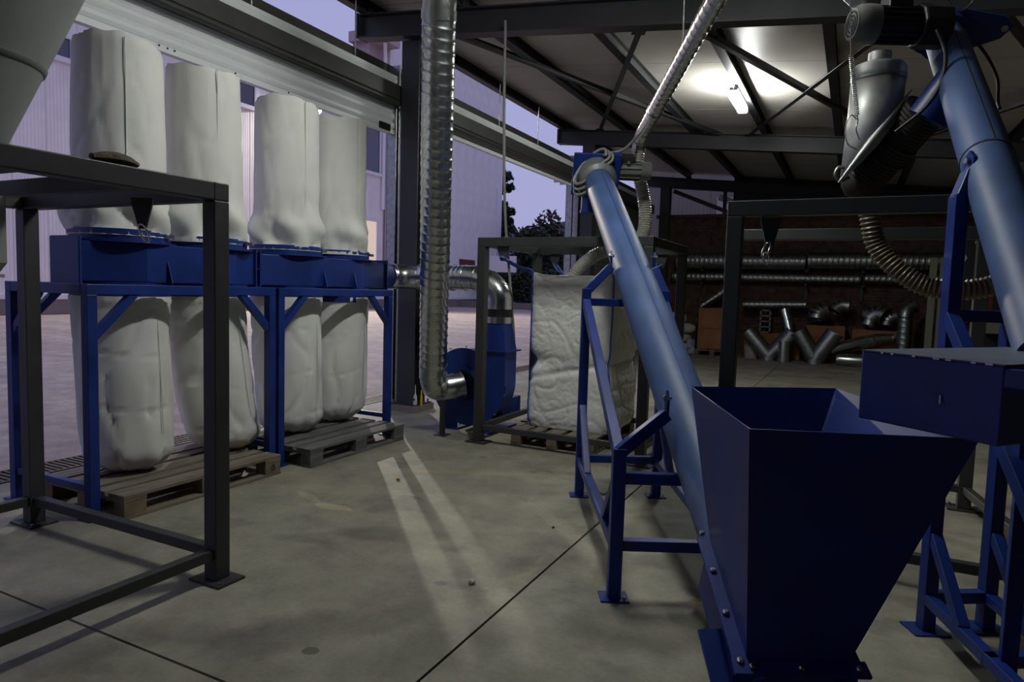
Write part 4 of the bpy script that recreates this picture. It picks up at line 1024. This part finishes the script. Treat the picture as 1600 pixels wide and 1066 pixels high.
# feed pipe above and hanging spring
sp_ = thing('roof_pipe', 'short silver pipe entering from the top edge behind the geared motor', 'duct', (C(1.8, 3.75, 3).x, C(1.8, 3.75, 3).y, 2.9))
MB().cyl(C(1.72, 3.9, 3.20), C(2.04, 3.85, 2.90), .065, n=28).build('pipe', GALVD, sp_, smooth=40)
MB().ring(C(1.88, 3.875, 3.05), C(1.895, 3.873, 3.036), .065, .072, 28).build('seam_ring', GALV, sp_, smooth=40)
MB().ring(C(2.03, 3.85, 2.91), C(2.05, 3.85, 2.89), .06, .085, 28).build('end_flange', GALVD, sp_, smooth=40)
spr = thing('hanging_spring', 'thin coil spring on a wire hanging in front of the motor cowl', 'spring', (C(1.70, 3.52, 2.4).x, C(1.70, 3.52, 2.4).y, 2.35))
q0 = C(1.655, 3.50, 2.62); q1 = C(1.715, 3.52, 2.33)
MB().sweep([q0.lerp(q1, i / 220) + (HR * math.cos(i * .9) + HD * math.sin(i * .9)) * .010 for i in range(221)], .0025, n=5, smooth=False).build('coil', GALV, spr, smooth=60)
MB().cyl(q0, C(1.60, 3.48, 3.25), .003, n=5).build('wire', GALV, spr)
MB().sweep([q1, q1 + V((0, 0, -.03)) + HR * .006, q1 + V((0, 0, -.07)), q1 + V((0, 0, -.12)) + HR * .02], .003, n=5).build('hook', CHROME, spr)
MB().sweep([q1 + V((0, 0, -.02)), q1 + V((0, 0, .0)) - HR * .03, q1 + V((0, 0, -.06)) - HR * .055, q1 + V((0, 0, -.14)) - HR * .04, q1 + V((0, 0, -.17)) + HR * .01], .003, n=5).build('wire_loop', GALV, spr)
tag(MB().sweep([C(2.05, 3.46, 2.74), C(2.09, 3.44, 2.62), C(2.075, 3.43, 2.48), C(2.02, 3.46, 2.36), C(1.93, 3.55, 2.26)], .009, n=8).build('motor_cable', RUBBER, None, smooth=60), 'black cable hanging from the geared motor in front of the silver pipe', 'cable')
tag(MB().sweep([C(2.40, 3.70, 2.78), C(2.47, 3.70, 2.70), C(2.52, 3.68, 2.58), C(2.49, 3.62, 2.45), C(2.42, 3.5, 2.38)], .008, n=8).build('lifting_cable', RUBBER, None, smooth=60), 'thin dark cable looping behind the steep conveyor tube', 'cable')
tag(MB().sweep([C(2.12, 3.7, 3.05), C(2.25, 3.72, 2.99), C(2.33, 3.74, 2.95), C(2.40, 3.75, 3.0), C(2.47, 3.76, 3.15)], .006, n=6).build('wire_rope', GALVD, None, smooth=60), 'thin steel wire rope above the steep conveyor head', 'wire rope')

# ------------------------------------------------------------------ things along the far brick wall
def far_duct(x0, x1, y, z, R, label, grp=None):
    t = MB().sweep([(x0, y, z), (x1, y, z)], ribbed(R, .11, .010, 8), n=24, step=.016, smooth=False).build('stored_duct', GALVD, None, smooth=45)
    return tag(t, label, 'duct', grp)
far_duct(-3.95, -1.02, 16.95, 2.22, .185, 'upper stored spiral duct on the brick wall, left piece', 'ducts stored on the brick wall')
far_duct(-0.97, 1.75, 16.95, 2.25, .185, 'upper stored spiral duct on the brick wall, right piece', 'ducts stored on the brick wall')
far_duct(-4.05, 0.12, 17.0, 1.84, .115, 'lower thinner spiral duct on the brick wall, left piece', 'ducts stored on the brick wall')
far_duct(0.20, 1.75, 17.0, 1.86, .115, 'lower thinner spiral duct on the brick wall, right piece', 'ducts stored on the brick wall')
for i, x in enumerate((-3.3, -0.99, 0.16)):
    t = thing('wall_bracket', '%s dark wall bracket from the left carrying the stored ducts' % ORD[i], 'bracket', (x, 17.2, 1.3), 'duct wall brackets')
    MB().bb(x - .03, x + .03, 17.19, 17.25, 1.35, 2.25).build('rail', STEEL, t)
    for z in (1.69, 2.0): MB().bb(x - .025, x + .025, 16.76, 17.2, z - .02, z + .02).build('arm', STEEL, t)
tag(MB().sweep([(-2.3, 16.75, 1.20), (-.95, 16.75, 1.24)], ribbed(.10, .11, .006, 8), n=24, step=.016, smooth=False).build('stored_duct', GALVD, None, smooth=45), 'short spiral duct lying on top of the stored fittings', 'duct')
tag(MB().sweep([(-3.25, 16.6, 1.12), (-2.45, 16.7, 1.72)], ribbed(.09, .11, .006, 8), n=20, step=.016, smooth=False).build('stored_duct', GALVD, None, smooth=45), 'dark spiral duct leaning diagonally over the big orange crate', 'duct')

def crate(x0, x1, y0, y1, z0, z1, label, boards=3):
    t = thing('wooden_crate', label, 'crate', ((x0 + x1) / 2, (y0 + y1) / 2, z0), 'orange wooden crates')
    h = (z1 - z0) / boards
    for k in range(boards):
        MB().bb(x0, x1, y0, y0 + .02, z0 + k * h + .004, z0 + (k + 1) * h - .004).build('front_board', CRATE, t)
        MB().bb(x0, x0 + .02, y0 + .02, y1, z0 + k * h + .004, z0 + (k + 1) * h - .004).build('side_board', CRATE, t)
        MB().bb(x1 - .02, x1, y0 + .02, y1, z0 + k * h + .004, z0 + (k + 1) * h - .004).build('side_board', CRATE, t)
        MB().bb(x0 + .02, x1 - .02, y1 - .02, y1, z0 + k * h + .004, z0 + (k + 1) * h - .004).build('rear_board', CRATE, t)
    for x in (x0 + .05, x1 - .05): MB().bb(x - .04, x + .04, y0 - .015, y0, z0, z1).build('batten', CRATE, t)
    MB().bb(x0 + .02, x1 - .02, y0 + .02, y1 - .02, z0, z0 + .02).build('bottom', CRATE, t)
crate(-3.22, -2.45, 16.2, 16.9, .145, 1.10, 'tall orange wooden crate on a pallet by the brick wall', 2)
crate(-1.95, -1.0, 16.5, 17.0, .01, .56, 'low orange crate behind the left branch fitting', 2)
crate(-0.90, -0.12, 16.45, 17.0, .01, .80, 'orange crate full of duct bends in the middle of the pile', 3)
crate(0.02, 0.92, 16.45, 17.0, .01, .75, 'orange crate full of round duct bends at the right of the pile', 3)
pp = pallet(-3.25, 16.05, 'light wooden pallet under the tall orange crate', ENDW)

def ybranch(x, y, sc, label, ang=.62, rl=.55):
    t = thing('duct_branch', label, 'duct fitting', (x, y, 0), 'stored duct fittings')
    r = .145 * sc
    MB().cyl((x, y, .0), (x, y, .09), r * 1.02, n=28).build('collar', GALV, t, smooth=40)
    for sg in (-1, 1):
        e = V((x + sg * math.sin(ang) * rl, y, .06 + math.cos(ang) * rl))
        MB().cyl((x - sg * .02, y, .06), e, r * .95, n=28, cap=False).build('branch', GALVD, t, smooth=40)
        d_ = V((sg * math.sin(ang), 0, math.cos(ang)))
        MB().ring(e - d_ * .03, e, r * .93, r * 1.02, 28).build('branch_rim', GALVD, t, smooth=40)
ybranch(-1.60, 15.95, 1.25, 'grey V-shaped duct branch standing at the left of the fitting pile', .70, .74)
ybranch(-0.66, 15.85, 1.28, 'grey V-shaped duct branch standing in the middle of the fitting pile', .52, .72)
tag(MB().cyl((-1.27, 15.72, 0), (-1.27, 15.72, .46), .125, n=28).ring((-1.27, 15.72, .10), (-1.27, 15.72, .112), .12, .132, 28).ring((-1.27, 15.72, .34), (-1.27, 15.72, .352), .12, .132, 28).ring((-1.27, 15.72, .445), (-1.27, 15.72, .465), .10, .134, 28).build('duct_sleeve', GALV, None, smooth=40), 'short upright silver duct sleeve between the two V-shaped branches', 'duct fitting', 'stored duct fittings')
wb = thing('white_bucket', 'dusty white bucket behind the left V-shaped branch', 'bucket', (-2.0, 16.2, 0))
MB().lathe((-2.0, 16.2, 0), [(.15, 0), (.155, .01), (.18, .42), (.19, .43), (.19, .45), (.17, .45), (.15, .05)], 28).build('body', mat('dusty_pink_white', (.40, .33, .31), .7, var=.1), wb, smooth=40)
MB().sweep([(-2.18, 16.2, .40), (-2.15, 16.05, .33), (-2.0, 15.98, .30), (-1.85, 16.05, .33), (-1.82, 16.2, .40)], .005, n=6).build('handle', GALVD, wb)
pf = thing('perforated_block', 'grey perforated concrete block standing on the low crate', 'block', (-1.78, 16.6, .56))
m = MB(); 
for k in range(5): m.bb(-1.90, -1.66, 16.55, 16.68, .57 + k * .125, .60 + k * .125)
m.bb(-1.90, -1.865, 16.55, 16.68, .57, 1.10).bb(-1.695, -1.66, 16.55, 16.68, .57, 1.10); m.build('body', mat('block_grey', (.25, .25, .235), .9, var=.1), pf)
for k in range(4): MB().cyl((-1.78, 16.548, .6475 + k * .125), (-1.78, 16.56, .6475 + k * .125), .045, n=16).build('hole', DARK, pf)
tag(MB().cyl((-1.36, 16.3, 1.12), (-1.22, 16.2, .66), .13, n=28).ring((-1.36, 16.3, 1.12), (-1.348, 16.292, 1.08), .11, .138, 28).ring((-1.29, 16.25, .88), (-1.285, 16.246, .866), .125, .136, 28).build('duct_sleeve', GALV, None, smooth=40), 'tilted shiny duct sleeve leaning on the left V-shaped branch', 'duct fitting', 'stored duct fittings')
def bend(c, R, r, a0, a1, axis, label, mt=GALVD):
    c = V(c); d_, s_, u_ = frame_of(V(axis)); t = thing('duct_bend', label, 'duct fitting', tuple(c - V((0, 0, r))), 'stored duct bends')
    P = [c + (s_ * math.cos(a0 + (a1 - a0) * i / 4) + u_ * math.sin(a0 + (a1 - a0) * i / 4)) * R for i in range(5)]
    for a, b in zip(P, P[1:]): MB().cyl(a, b, r, n=24, cap=False).build('gore', mt, t, smooth=40)
    for k, (e, dd) in enumerate(((P[0], P[0] - P[1]), (P[-1], P[-1] - P[-2]))):
        dd = dd.normalized(); MB().ring(e, e + dd * .03, r * .9, r * 1.05, 24).build('rim', mt, t, smooth=40)
        MB().cyl(e - dd * .06, e - dd * .055, r * .97, n=24).build('dark_inside', DARK, t)
bend((-.52, 16.45, .96), .18, .19, 0, 1.4, (.3, -1, .2), 'dark duct bend with its round mouth facing forward on the middle crate')
bend((-.16, 16.5, 1.08), .19, .15, .3, 1.9, (0, -1, .4), 'shiny duct bend standing up on the middle crate')
bend((.16, 16.5, .95), .19, .16, 2.0, 3.6, (.2, -1, .1), 'dark duct bend leaning against the right crate')
bend((.50, 16.45, .92), .18, .19, .6, 2.2, (-.4, -1, .3), 'dark round duct bend facing left on the right crate')
bend((.82, 16.6, .90), .15, .15, 0, 1.5, (.1, -1, 0), 'small dark duct bend at the right end of the right crate')
bend((-.85, 16.55, .92), .22, .10, 1.6, 3.1, (0, -.3, 1), 'flat lying shiny duct bend on the middle crate', GALV)
tag(MB().cyl((-.38, 15.95, .30), (.42, 16.15, .56), .13, n=28).ring((-.02, 16.04, .417), (.0, 16.045, .424), .12, .137, 28).build('duct_sleeve', GALV, None, smooth=40), 'long shiny duct piece lying tilted in front of the right crate', 'duct fitting', 'stored duct fittings')
tag(MB().cyl((.44, 16.15, .57), (.78, 16.2, .62), .12, .085, n=28).ring((.76, 16.2, .615), (.80, 16.2, .62), .07, .09, 28).build('duct_reducer', GALVD, None, smooth=40), 'dull duct reducer at the end of the tilted duct piece', 'duct fitting', 'stored duct fittings')
tag(MB().lathe((-.28, 15.75, .13), [(.04, 0), (.11, .03), (.13, .08), (.13, .60)], 28, V((1, .05, .0))).build('duct_end_cap', GALV, None, smooth=40), 'rounded silver duct end piece lying on the floor before the right crate', 'duct fitting', 'stored duct fittings')
ue = thing('upright_bend', 'tall upright spiral duct with a bend on top right of the crates', 'duct fitting', (.98, 16.1, 0))
MB().sweep([(.98, 16.1, 0), (.98, 16.1, 1.05)], ribbed(.135, .12, .008, 8), n=24, step=.016, smooth=False).build('pipe', GALVD, ue, smooth=45)
gored(ue, [V((.98, 16.1, 1.05)), V((.985, 16.12, 1.15)), V((1.03, 16.16, 1.24)), V((1.11, 16.2, 1.30))], .135, mt=GALVD)

# sacks by the left end of the brick wall
def sack(c, s, rz, label, mt=SACKM, sd=0):
    nu, nv = 24, 12; vs_ = []
    for j in range(nv + 1):
        ph = -PI / 2 + PI * j / nv
        for i in range(nu):
            a = 2 * PI * i / nu
            x = math.copysign(abs(math.cos(a)) ** .6, math.cos(a)) * math.cos(ph) ** .6 if math.cos(ph) > 1e-6 else 0
            y = math.copysign(abs(math.sin(a)) ** .6, math.sin(a)) * math.cos(ph) ** .6 if math.cos(ph) > 1e-6 else 0
            z = math.sin(ph)
            w = 1 + .16 * noise.noise(V((x * 2 + sd, y * 2, z * 2)))
            p = V((x * s[0] * w, y * s[1] * w, z * s[2] * w)); p.rotate(Matrix.Rotation(rz, 3, 'Z')); vs_.append(V(c) + p)
    fs = [(j * nu + i, j * nu + (i + 1) % nu, (j + 1) * nu + (i + 1) % nu, (j + 1) * nu + i) for j in range(nv) for i in range(nu)]
    o = MB().add(vs_, fs).build('sack', mt, None, smooth=60)
    return tag(o, label, 'sack', 'dirty sacks by the wall')
sack((-3.62, 16.2, .13), (.32, .26, .14), .2, 'bottom dirty white sack of the heap beside the tall crate', sd=1)
sack((-3.70, 16.25, .37), (.30, .25, .13), -.3, 'second sack up in the heap beside the tall crate', sd=2)
sack((-3.55, 16.2, .60), (.26, .24, .12), .5, 'third crumpled sack up in the heap beside the tall crate', sd=3)
sack((-3.78, 16.35, .82), (.25, .24, .14), .1, 'topmost sack of the heap beside the tall crate', sd=4)
tag(MB().bb(-3.42, -3.24, 15.98, 16.0, .02, .36).build('printed_board', mat('blue_white_print', (.45, .45, .47), .6, col2=(.03, .07, .28), vscale=9), None), 'small blue and white printed panel leaning in front of the sacks', 'panel')

# cabinet group at the far right
gpst = []
for i, (x, lb_) in enumerate(((1.36, 'left pale green steel upright near the duct pile'), (1.53, 'right pale green steel upright beside the dark cabinet'))):
    t = thing('steel_upright', lb_, 'post', (x, 15.6, 0), 'pale green uprights')
    MB().bb(x - .06, x + .06, 15.55, 15.57, 0, 2.25).bb(x - .06, x - .05, 15.57, 15.66, 0, 2.25).bb(x + .05, x + .06, 15.57, 15.66, 0, 2.25).build('channel', OLIVE, t)
    MB().bb(x - .1, x + .1, 15.5, 15.7, 0, .01).build('foot_plate', OLIVE, t)
cb = thing('machine_cabinet', 'dark machine cabinet with dials and stickers behind the brown hose', 'cabinet', (2.1, 15.9, 0))
MB().bb(1.86, 2.55, 15.6, 16.2, .08, 2.62).build('body', CAB, cb, bevel=.01)
for x in (1.9, 2.5): MB().bb(x - .04, x + .04, 15.64, 16.16, 0, .08).build('foot', STEEL, cb)
MB().ring((2.25, 15.59, 2.30), (2.25, 15.60, 2.30), .03, .08, 20).build('port', GALVD, cb)
MB().cyl((2.24, 15.58, 2.02), (2.24, 15.60, 2.02), .045, n=20).build('dial', mat('brass_dial', (.25, .16, .06), .4, .6), cb)
MB().bb(2.14, 2.34, 15.585, 15.60, 1.70, 1.84).build('data_plate', LABELW, cb)
MB().bb(2.18, 2.36, 15.59, 15.60, 1.2, 1.55).build('brown_panel', REDB, cb)
for x in (2.03, 2.12): MB().cyl((x, 15.575, 2.56), (x, 15.60, 2.54), .025, n=12).build('knob', LABELW, cb)
MB().bb(1.70, 1.88, 15.585, 15.64, 2.40, 2.48).build('side_hook_rail', STEEL, cb)
yt = thing('yellow_tool', 'yellow spirit level hanging beside the dark cabinet', 'tool', (1.76, 15.55, 1.9))
MB().bb(1.72, 1.80, 15.56, 15.587, 1.95, 2.52).build('body', YELLOW, yt, bevel=.01); MB().bb(1.705, 1.72, 15.56, 15.585, 1.95, 2.56).build('edge', LABELW, yt)
tg = thing('paper_tag', 'white six-sided paper tag hanging beside the yellow level', 'tag', (1.83, 15.52, 2.2))
MB().prism([(.07 * math.cos(k * PI / 3), .07 * math.sin(k * PI / 3)) for k in range(6)], (1.83, 15.556, 2.25), (1, 0, 0), (0, 0, 1), .004).build('card', LABELW, tg)
m = MB()
for k in range(3): m.bar((1.805 + .02 * k, 15.552, 2.22 + .012 * k), (1.83 + .02 * k, 15.552, 2.275 - .01 * k), .006, .001, V((0, -1, 0)))
m.build('scribble', INK, tg)
rb = thing('red_board', 'red-brown notice board with orange and white stickers right of the cabinet', 'board', (2.85, 16.2, 1.2))
MB().bb(2.58, 3.05, 16.2, 16.25, .02, 2.65).build('panel', REDB, rb)
MB().bb(2.60, 2.80, 16.19, 16.2, 2.42, 2.52).build('orange_sticker', ORANGE, rb); MB().bb(2.60, 2.78, 16.19, 16.2, 2.28, 2.36).build('white_sticker', LABELW, rb)
MB().bb(2.60, 2.70, 16.19, 16.2, 1.72, 1.76).build('white_sticker', LABELW, rb)
wt = thing('work_table', 'olive steel work table under the hose at the far right', 'table', (2.4, 15.2, 0))
MB().bb(1.75, 3.6, 14.95, 15.5, 1.18, 1.24).build('top', OLIVE, wt, bevel=.004); MB().bb(2.2, 3.6, 14.97, 15.48, .85, 1.18).build('drawer_box', OLIVE, wt)
for x in (1.8, 2.55, 3.5):
    for y in (15.0, 15.45): MB().bb(x - .03, x + .03, y - .03, y + .03, 0, 1.18).build('leg', OLIVE, wt)

# ------------------------------------------------------------------ small debris on the shop floor
def pebble(x, y, r, label, mt=STONE, sd=0):
    vs_ = []; nu, nv = 10, 6
    for j in range(nv + 1):
        ph = -PI / 2 + PI * j / nv
        for i in range(nu):
            a = 2 * PI * i / nu; q = V((math.cos(a) * math.cos(ph), math.sin(a) * math.cos(ph), math.sin(ph)))
            q *= r * (1 + .5 * noise.noise(q * 1.8 + V((sd, 0, 0)))); vs_.append((x + q.x, y + q.y, r * .62 + q.z * .7))
    fs = [(j * nu + i, j * nu + (i + 1) % nu, (j + 1) * nu + (i + 1) % nu, (j + 1) * nu + i) for j in range(nv) for i in range(nu)]
    tag(MB().add(vs_, fs).build('debris_chip', mt, None), label, 'debris', 'floor debris')
pebble(-1.535, 2.72, .018, 'small white chip on the bare floor in front of the conveyor', sd=3)
pebble(-2.86, 3.95, .014, 'tiny golden chip on the floor right of the grey pallet', mat('brass_chip', (.35, .25, .08), .5), 5)
pebble(-1.50, 3.62, .009, 'tiny dark chip on the floor near the conveyor stand', RUBBER, 8)

# ------------------------------------------------------------------ outdoors
WX = -26.0
nb_ = thing('factory_hall', 'long pale panel-clad factory hall across the yard with small windows', 'building', (WX, 25, 0))
pan = None
y = -14.0
while y < 33.0:
    if pan is None: pan = MB().bb(WX - .2, WX, y, y + 1.13, .55, 14.5).build('wall_panel', PANEL, nb_); py_ = y
    else: copy_part(pan, nb_, (0, y - py_, 0))
    y += 1.14
MB().bb(WX - .3, WX + .06, -14, 50, 0, .55).build('plinth', PLINTH, nb_)
MB().bb(WX - .3, WX + .10, -14, 50, .55, .72).build('base_trim', FRAMEW, nb_)
MB().bb(WX - 20, WX - .2, -14, 32.5, 0, 14.4).build('hall_core', PINKW, nb_)
def win(y0, y1, z0, z1, g=GLASS):
    f = MB().bb(WX, WX + .10, y0 - .12, y1 + .12, z1, z1 + .14).bb(WX, WX + .16, y0 - .15, y1 + .15, z0 - .18, z0).bb(WX, WX + .10, y0 - .12, y0, z0, z1).bb(WX, WX + .10, y1, y1 + .12, z0, z1).build('window', FRAMEW, nb_)
    MB().bb(WX + .005, WX + .03, y0, y1, z0, z1).build('pane', g, f)
win(13.6, 15.35, 9.25, 9.95); win(21.3, 23.85, 9.65, 10.6); win(31.1, 33.4, 8.1, 10.6); win(31.4, 33.2, 2.3, 5.2, WARMW)
win(5.5, 7.3, 9.25, 9.95)
fl_ = thing('wall_floodlight', 'small bright floodlight on the pale hall wall seen between the filter bags', 'floodlight', (-26.0, 27.95, 10.4))
MB().bb(-26.0, -25.9, 27.85, 28.05, 10.42, 10.62).build('bracket', STEEL, fl_)
MB().cyl((-25.92, 27.98, 10.54), (-25.72, 27.90, 10.48), .13, .20, 20).build('housing', STEEL, fl_, smooth=40)
MB().cyl((-25.72, 27.90, 10.48), (-25.70, 27.892, 10.475), .18, n=20).build('lens', FLOODM, fl_)
hb = thing('tall_hall', 'taller pale hall block behind the column with white corner trim', 'building', (WX, 42, 0))
pan = None; y = 34.3
while y < 48.5:
    if pan is None: pan = MB().bb(WX - .15, WX + .05, y, y + 1.15, .55, 21).build('wall_panel', PANEL, hb); py_ = y
    else: copy_part(pan, hb, (0, y - py_, 0))
    y += 1.16
MB().bb(WX - 1.2, WX - .15, 34.3, 49.0, 0, 21).build('block_core', PINKW, hb)
MB().bb(WX - .2, WX + .16, 48.35, 49.05, 0, 9.4).build('corner_trim', FRAMEW, hb)
MB().bb(WX - 1.4, WX - .2, 32.6, 34.25, .6, 16.0).build('pink_bay', PINKW, hb); MB().bb(WX - 1.4, WX + .8, 32.2, 34.25, 15.6, 16.2).build('eave', PINKW, hb)
MB().sweep([(WX + .6, 33.2, 16.0), (WX + .5, 33.2, 15.6), (WX + .15, 33.7, 14.8), (WX + .12, 33.7, 13.5), (WX + .12, 33.7, 6)], .12, n=10).build('downpipe', FRAMEW, hb, smooth=50)
MB().bb(WX + .05, WX + .12, 42.9, 45.1, 3.0, 3.5).build('dark_red_board', REDB, hb)
gt = thing('white_gate_wall', 'low white board on posts in front of the trees', 'board', (-20.8, 40, 0))
MB().bb(-21.8, -19.9, 40, 40.15, 2.5, 3.57).build('board', SIGNW, gt)
for x in (-21.5, -20.3): MB().bb(x - .06, x + .06, 40.02, 40.13, 0, 2.5).build('post', STEEL, gt)

# trees
def leaves(m, c, r, n, sz, rnd, flat=1.0):
    for _ in range(n):
        while True:
            q = V((rnd.uniform(-1, 1), rnd.uniform(-1, 1), rnd.uniform(-1, 1)))
            if .25 < q.length < 1: break
        p = V(c) + V((q.x * r[0], q.y * r[1], q.z * r[2]))
        a = V((rnd.uniform(-1, 1), rnd.uniform(-1, 1), rnd.uniform(-1, 1) * flat)).normalized(); b = a.cross(V((rnd.uniform(-1, 1), rnd.uniform(-1, 1), rnd.uniform(-1, 1)))).normalized()
        s_ = sz * rnd.uniform(.6, 1.3)
        m.add([p - a * s_, p - b * s_ * .45, p + a * s_, p + b * s_ * .45], [(0, 1, 2, 3)])
def tree(x, y, h, r, mt, label, sd, n=1600, sz=.28):
    rnd = random.Random(sd); t = thing('leafy_tree', label, 'tree', (x, y, 0), 'trees beyond the yard')
    MB().sweep([(x, y, 0), (x + .1, y, h * .4), (x - .05, y + .1, h * .75)], lambda s, a, q: .03 * h * (1 - .8 * q) + .02, n=8).build('trunk', BARK, t, smooth=60)
    for k in range(5):
        a = rnd.uniform(0, 6.28); MB().sweep([(x, y, h * (.3 + .07 * k)), (x + math.cos(a) * r * .4, y + math.sin(a) * r * .4, h * (.5 + .07 * k)), (x + math.cos(a) * r * .8, y + math.sin(a) * r * .8, h * (.66 + .08 * k))], lambda s, a_, q: .012 * h * (1 - .8 * q) + .01, n=6).build('branch', BARK, t)
    m = MB()
    for k in range(12):
        a = rnd.uniform(0, 6.28); rr = r * rnd.uniform(.1, .75); zz = h * rnd.uniform(.38, .88)
        leaves(m, (x + math.cos(a) * rr, y + math.sin(a) * rr, zz), (r * .5, r * .5, h * .16), n // 12, sz, rnd)
    tag(m.build('foliage', mt, t), None, None, kind='stuff')
tree(-23.6, 50, 6.9, 2.0, LEAF, 'dark green tree right behind the low white board', 1)
tree(-21.9, 53, 8.0, 2.0, LEAFB, 'round autumn tree to the left of the twiggy one', 2)
tree(-20.6, 57, 10.2, 1.6, LEAFB, 'thin twiggy autumn tree rising above the others', 3, 500, .22)
tree(-18.9, 52, 8.2, 2.1, LEAF, 'dense dark tree beside the conveyor head, beyond the yard', 4)
tree(-17.0, 51, 8.8, 2.2, LEAFB, 'brownish tree beyond the yard behind the conveyor spout', 5)
tree(-15.2, 49, 7.6, 2.2, LEAFB, 'reddish bushy tree beyond the yard at the far right', 6)
for i, (x, lb_) in enumerate(((-23.6, 'left shrub of the dark row behind the kerb'), (-21.6, 'second shrub of the dark row behind the kerb'), (-19.6, 'third shrub of the dark row behind the kerb'), (-17.6, 'fourth shrub of the dark row behind the kerb'), (-15.6, 'right shrub of the dark row behind the kerb'))):
    rnd = random.Random(60 + i); t = thing('leafy_shrub', lb_, 'shrub', (x, 45, 0), 'shrubs behind the kerb')
    MB().cyl((x, 45, 0), (x + .1, 45, 1.2), .06, .03, 6).build('stem', BARK, t)
    m = MB(); leaves(m, (x, 45, 1.5), (1.15, .9, 1.4), 1300, .22, rnd); tag(m.build('foliage', LEAF, t), None, None, kind='stuff')
# pine showing past the hall corner
pn = thing('pine_tree', 'pine with dark drooping branches beside the hall corner', 'tree', (-29.4, 53, 0))
MB().sweep([(-29.4, 53, 0), (-29.4, 53, 14)], lambda s, a, q: .25 * (1 - .8 * q), n=8, smooth=False).build('trunk', BARK, pn)
rnd = random.Random(5); m = MB()
for z, ln in ((5.6, 2.4), (6.4, 2.2), (7.2, 2.3), (8.1, 1.6), (9.4, 2.2), (10.4, 2.0), (11.6, 1.2), (12.8, 1.0)):
    for a in (-.4, .1, .8, 2.2, 3.5, 4.8):
        e = V((math.cos(a) * ln, math.sin(a) * ln, .45 * ln))
        MB().sweep([(-29.4, 53, z), V((-29.4, 53, z)) + e * .5 + V((0, 0, -.12)), V((-29.4, 53, z)) + e], .05, n=5).build('branch', BARK, pn)
        for k in range(4): leaves(m, V((-29.4, 53, z)) + e * (.5 + .16 * k), (.45, .45, .28), 55, .22, rnd)
tag(m.build('needles', NEEDLE, pn), None, None, kind='stuff')
# kerb and planting strip, hill
struct(MB().bb(-40, -5.6, 43.0, 43.4, -.02, .45).build('trim_9', PLINTH))
hm = []; nx, ny = 60, 14
for j in range(ny + 1):
    for i in range(nx + 1):
        x = -420 + 560 * i / nx; y = 330 + 260 * j / ny
        zz = (37 + 16 * math.exp(-((x + 165) / 60) ** 2)) * math.sin(PI * min(1, j / ny * .9 + .05)) + 5 * noise.noise(V((x * .012, y * .012, 0)))
        hm.append((x, y, max(-2, zz)))
struct(MB().add(hm, [(j * (nx + 1) + i, j * (nx + 1) + i + 1, (j + 1) * (nx + 1) + i + 1, (j + 1) * (nx + 1) + i) for j in range(ny) for i in range(nx)]).build('hill', HILL, None, smooth=80))
bpy.data.objects['hill']['label'] = 'distant scrub-covered hill on the skyline'
bpy.context.view_layer.update()
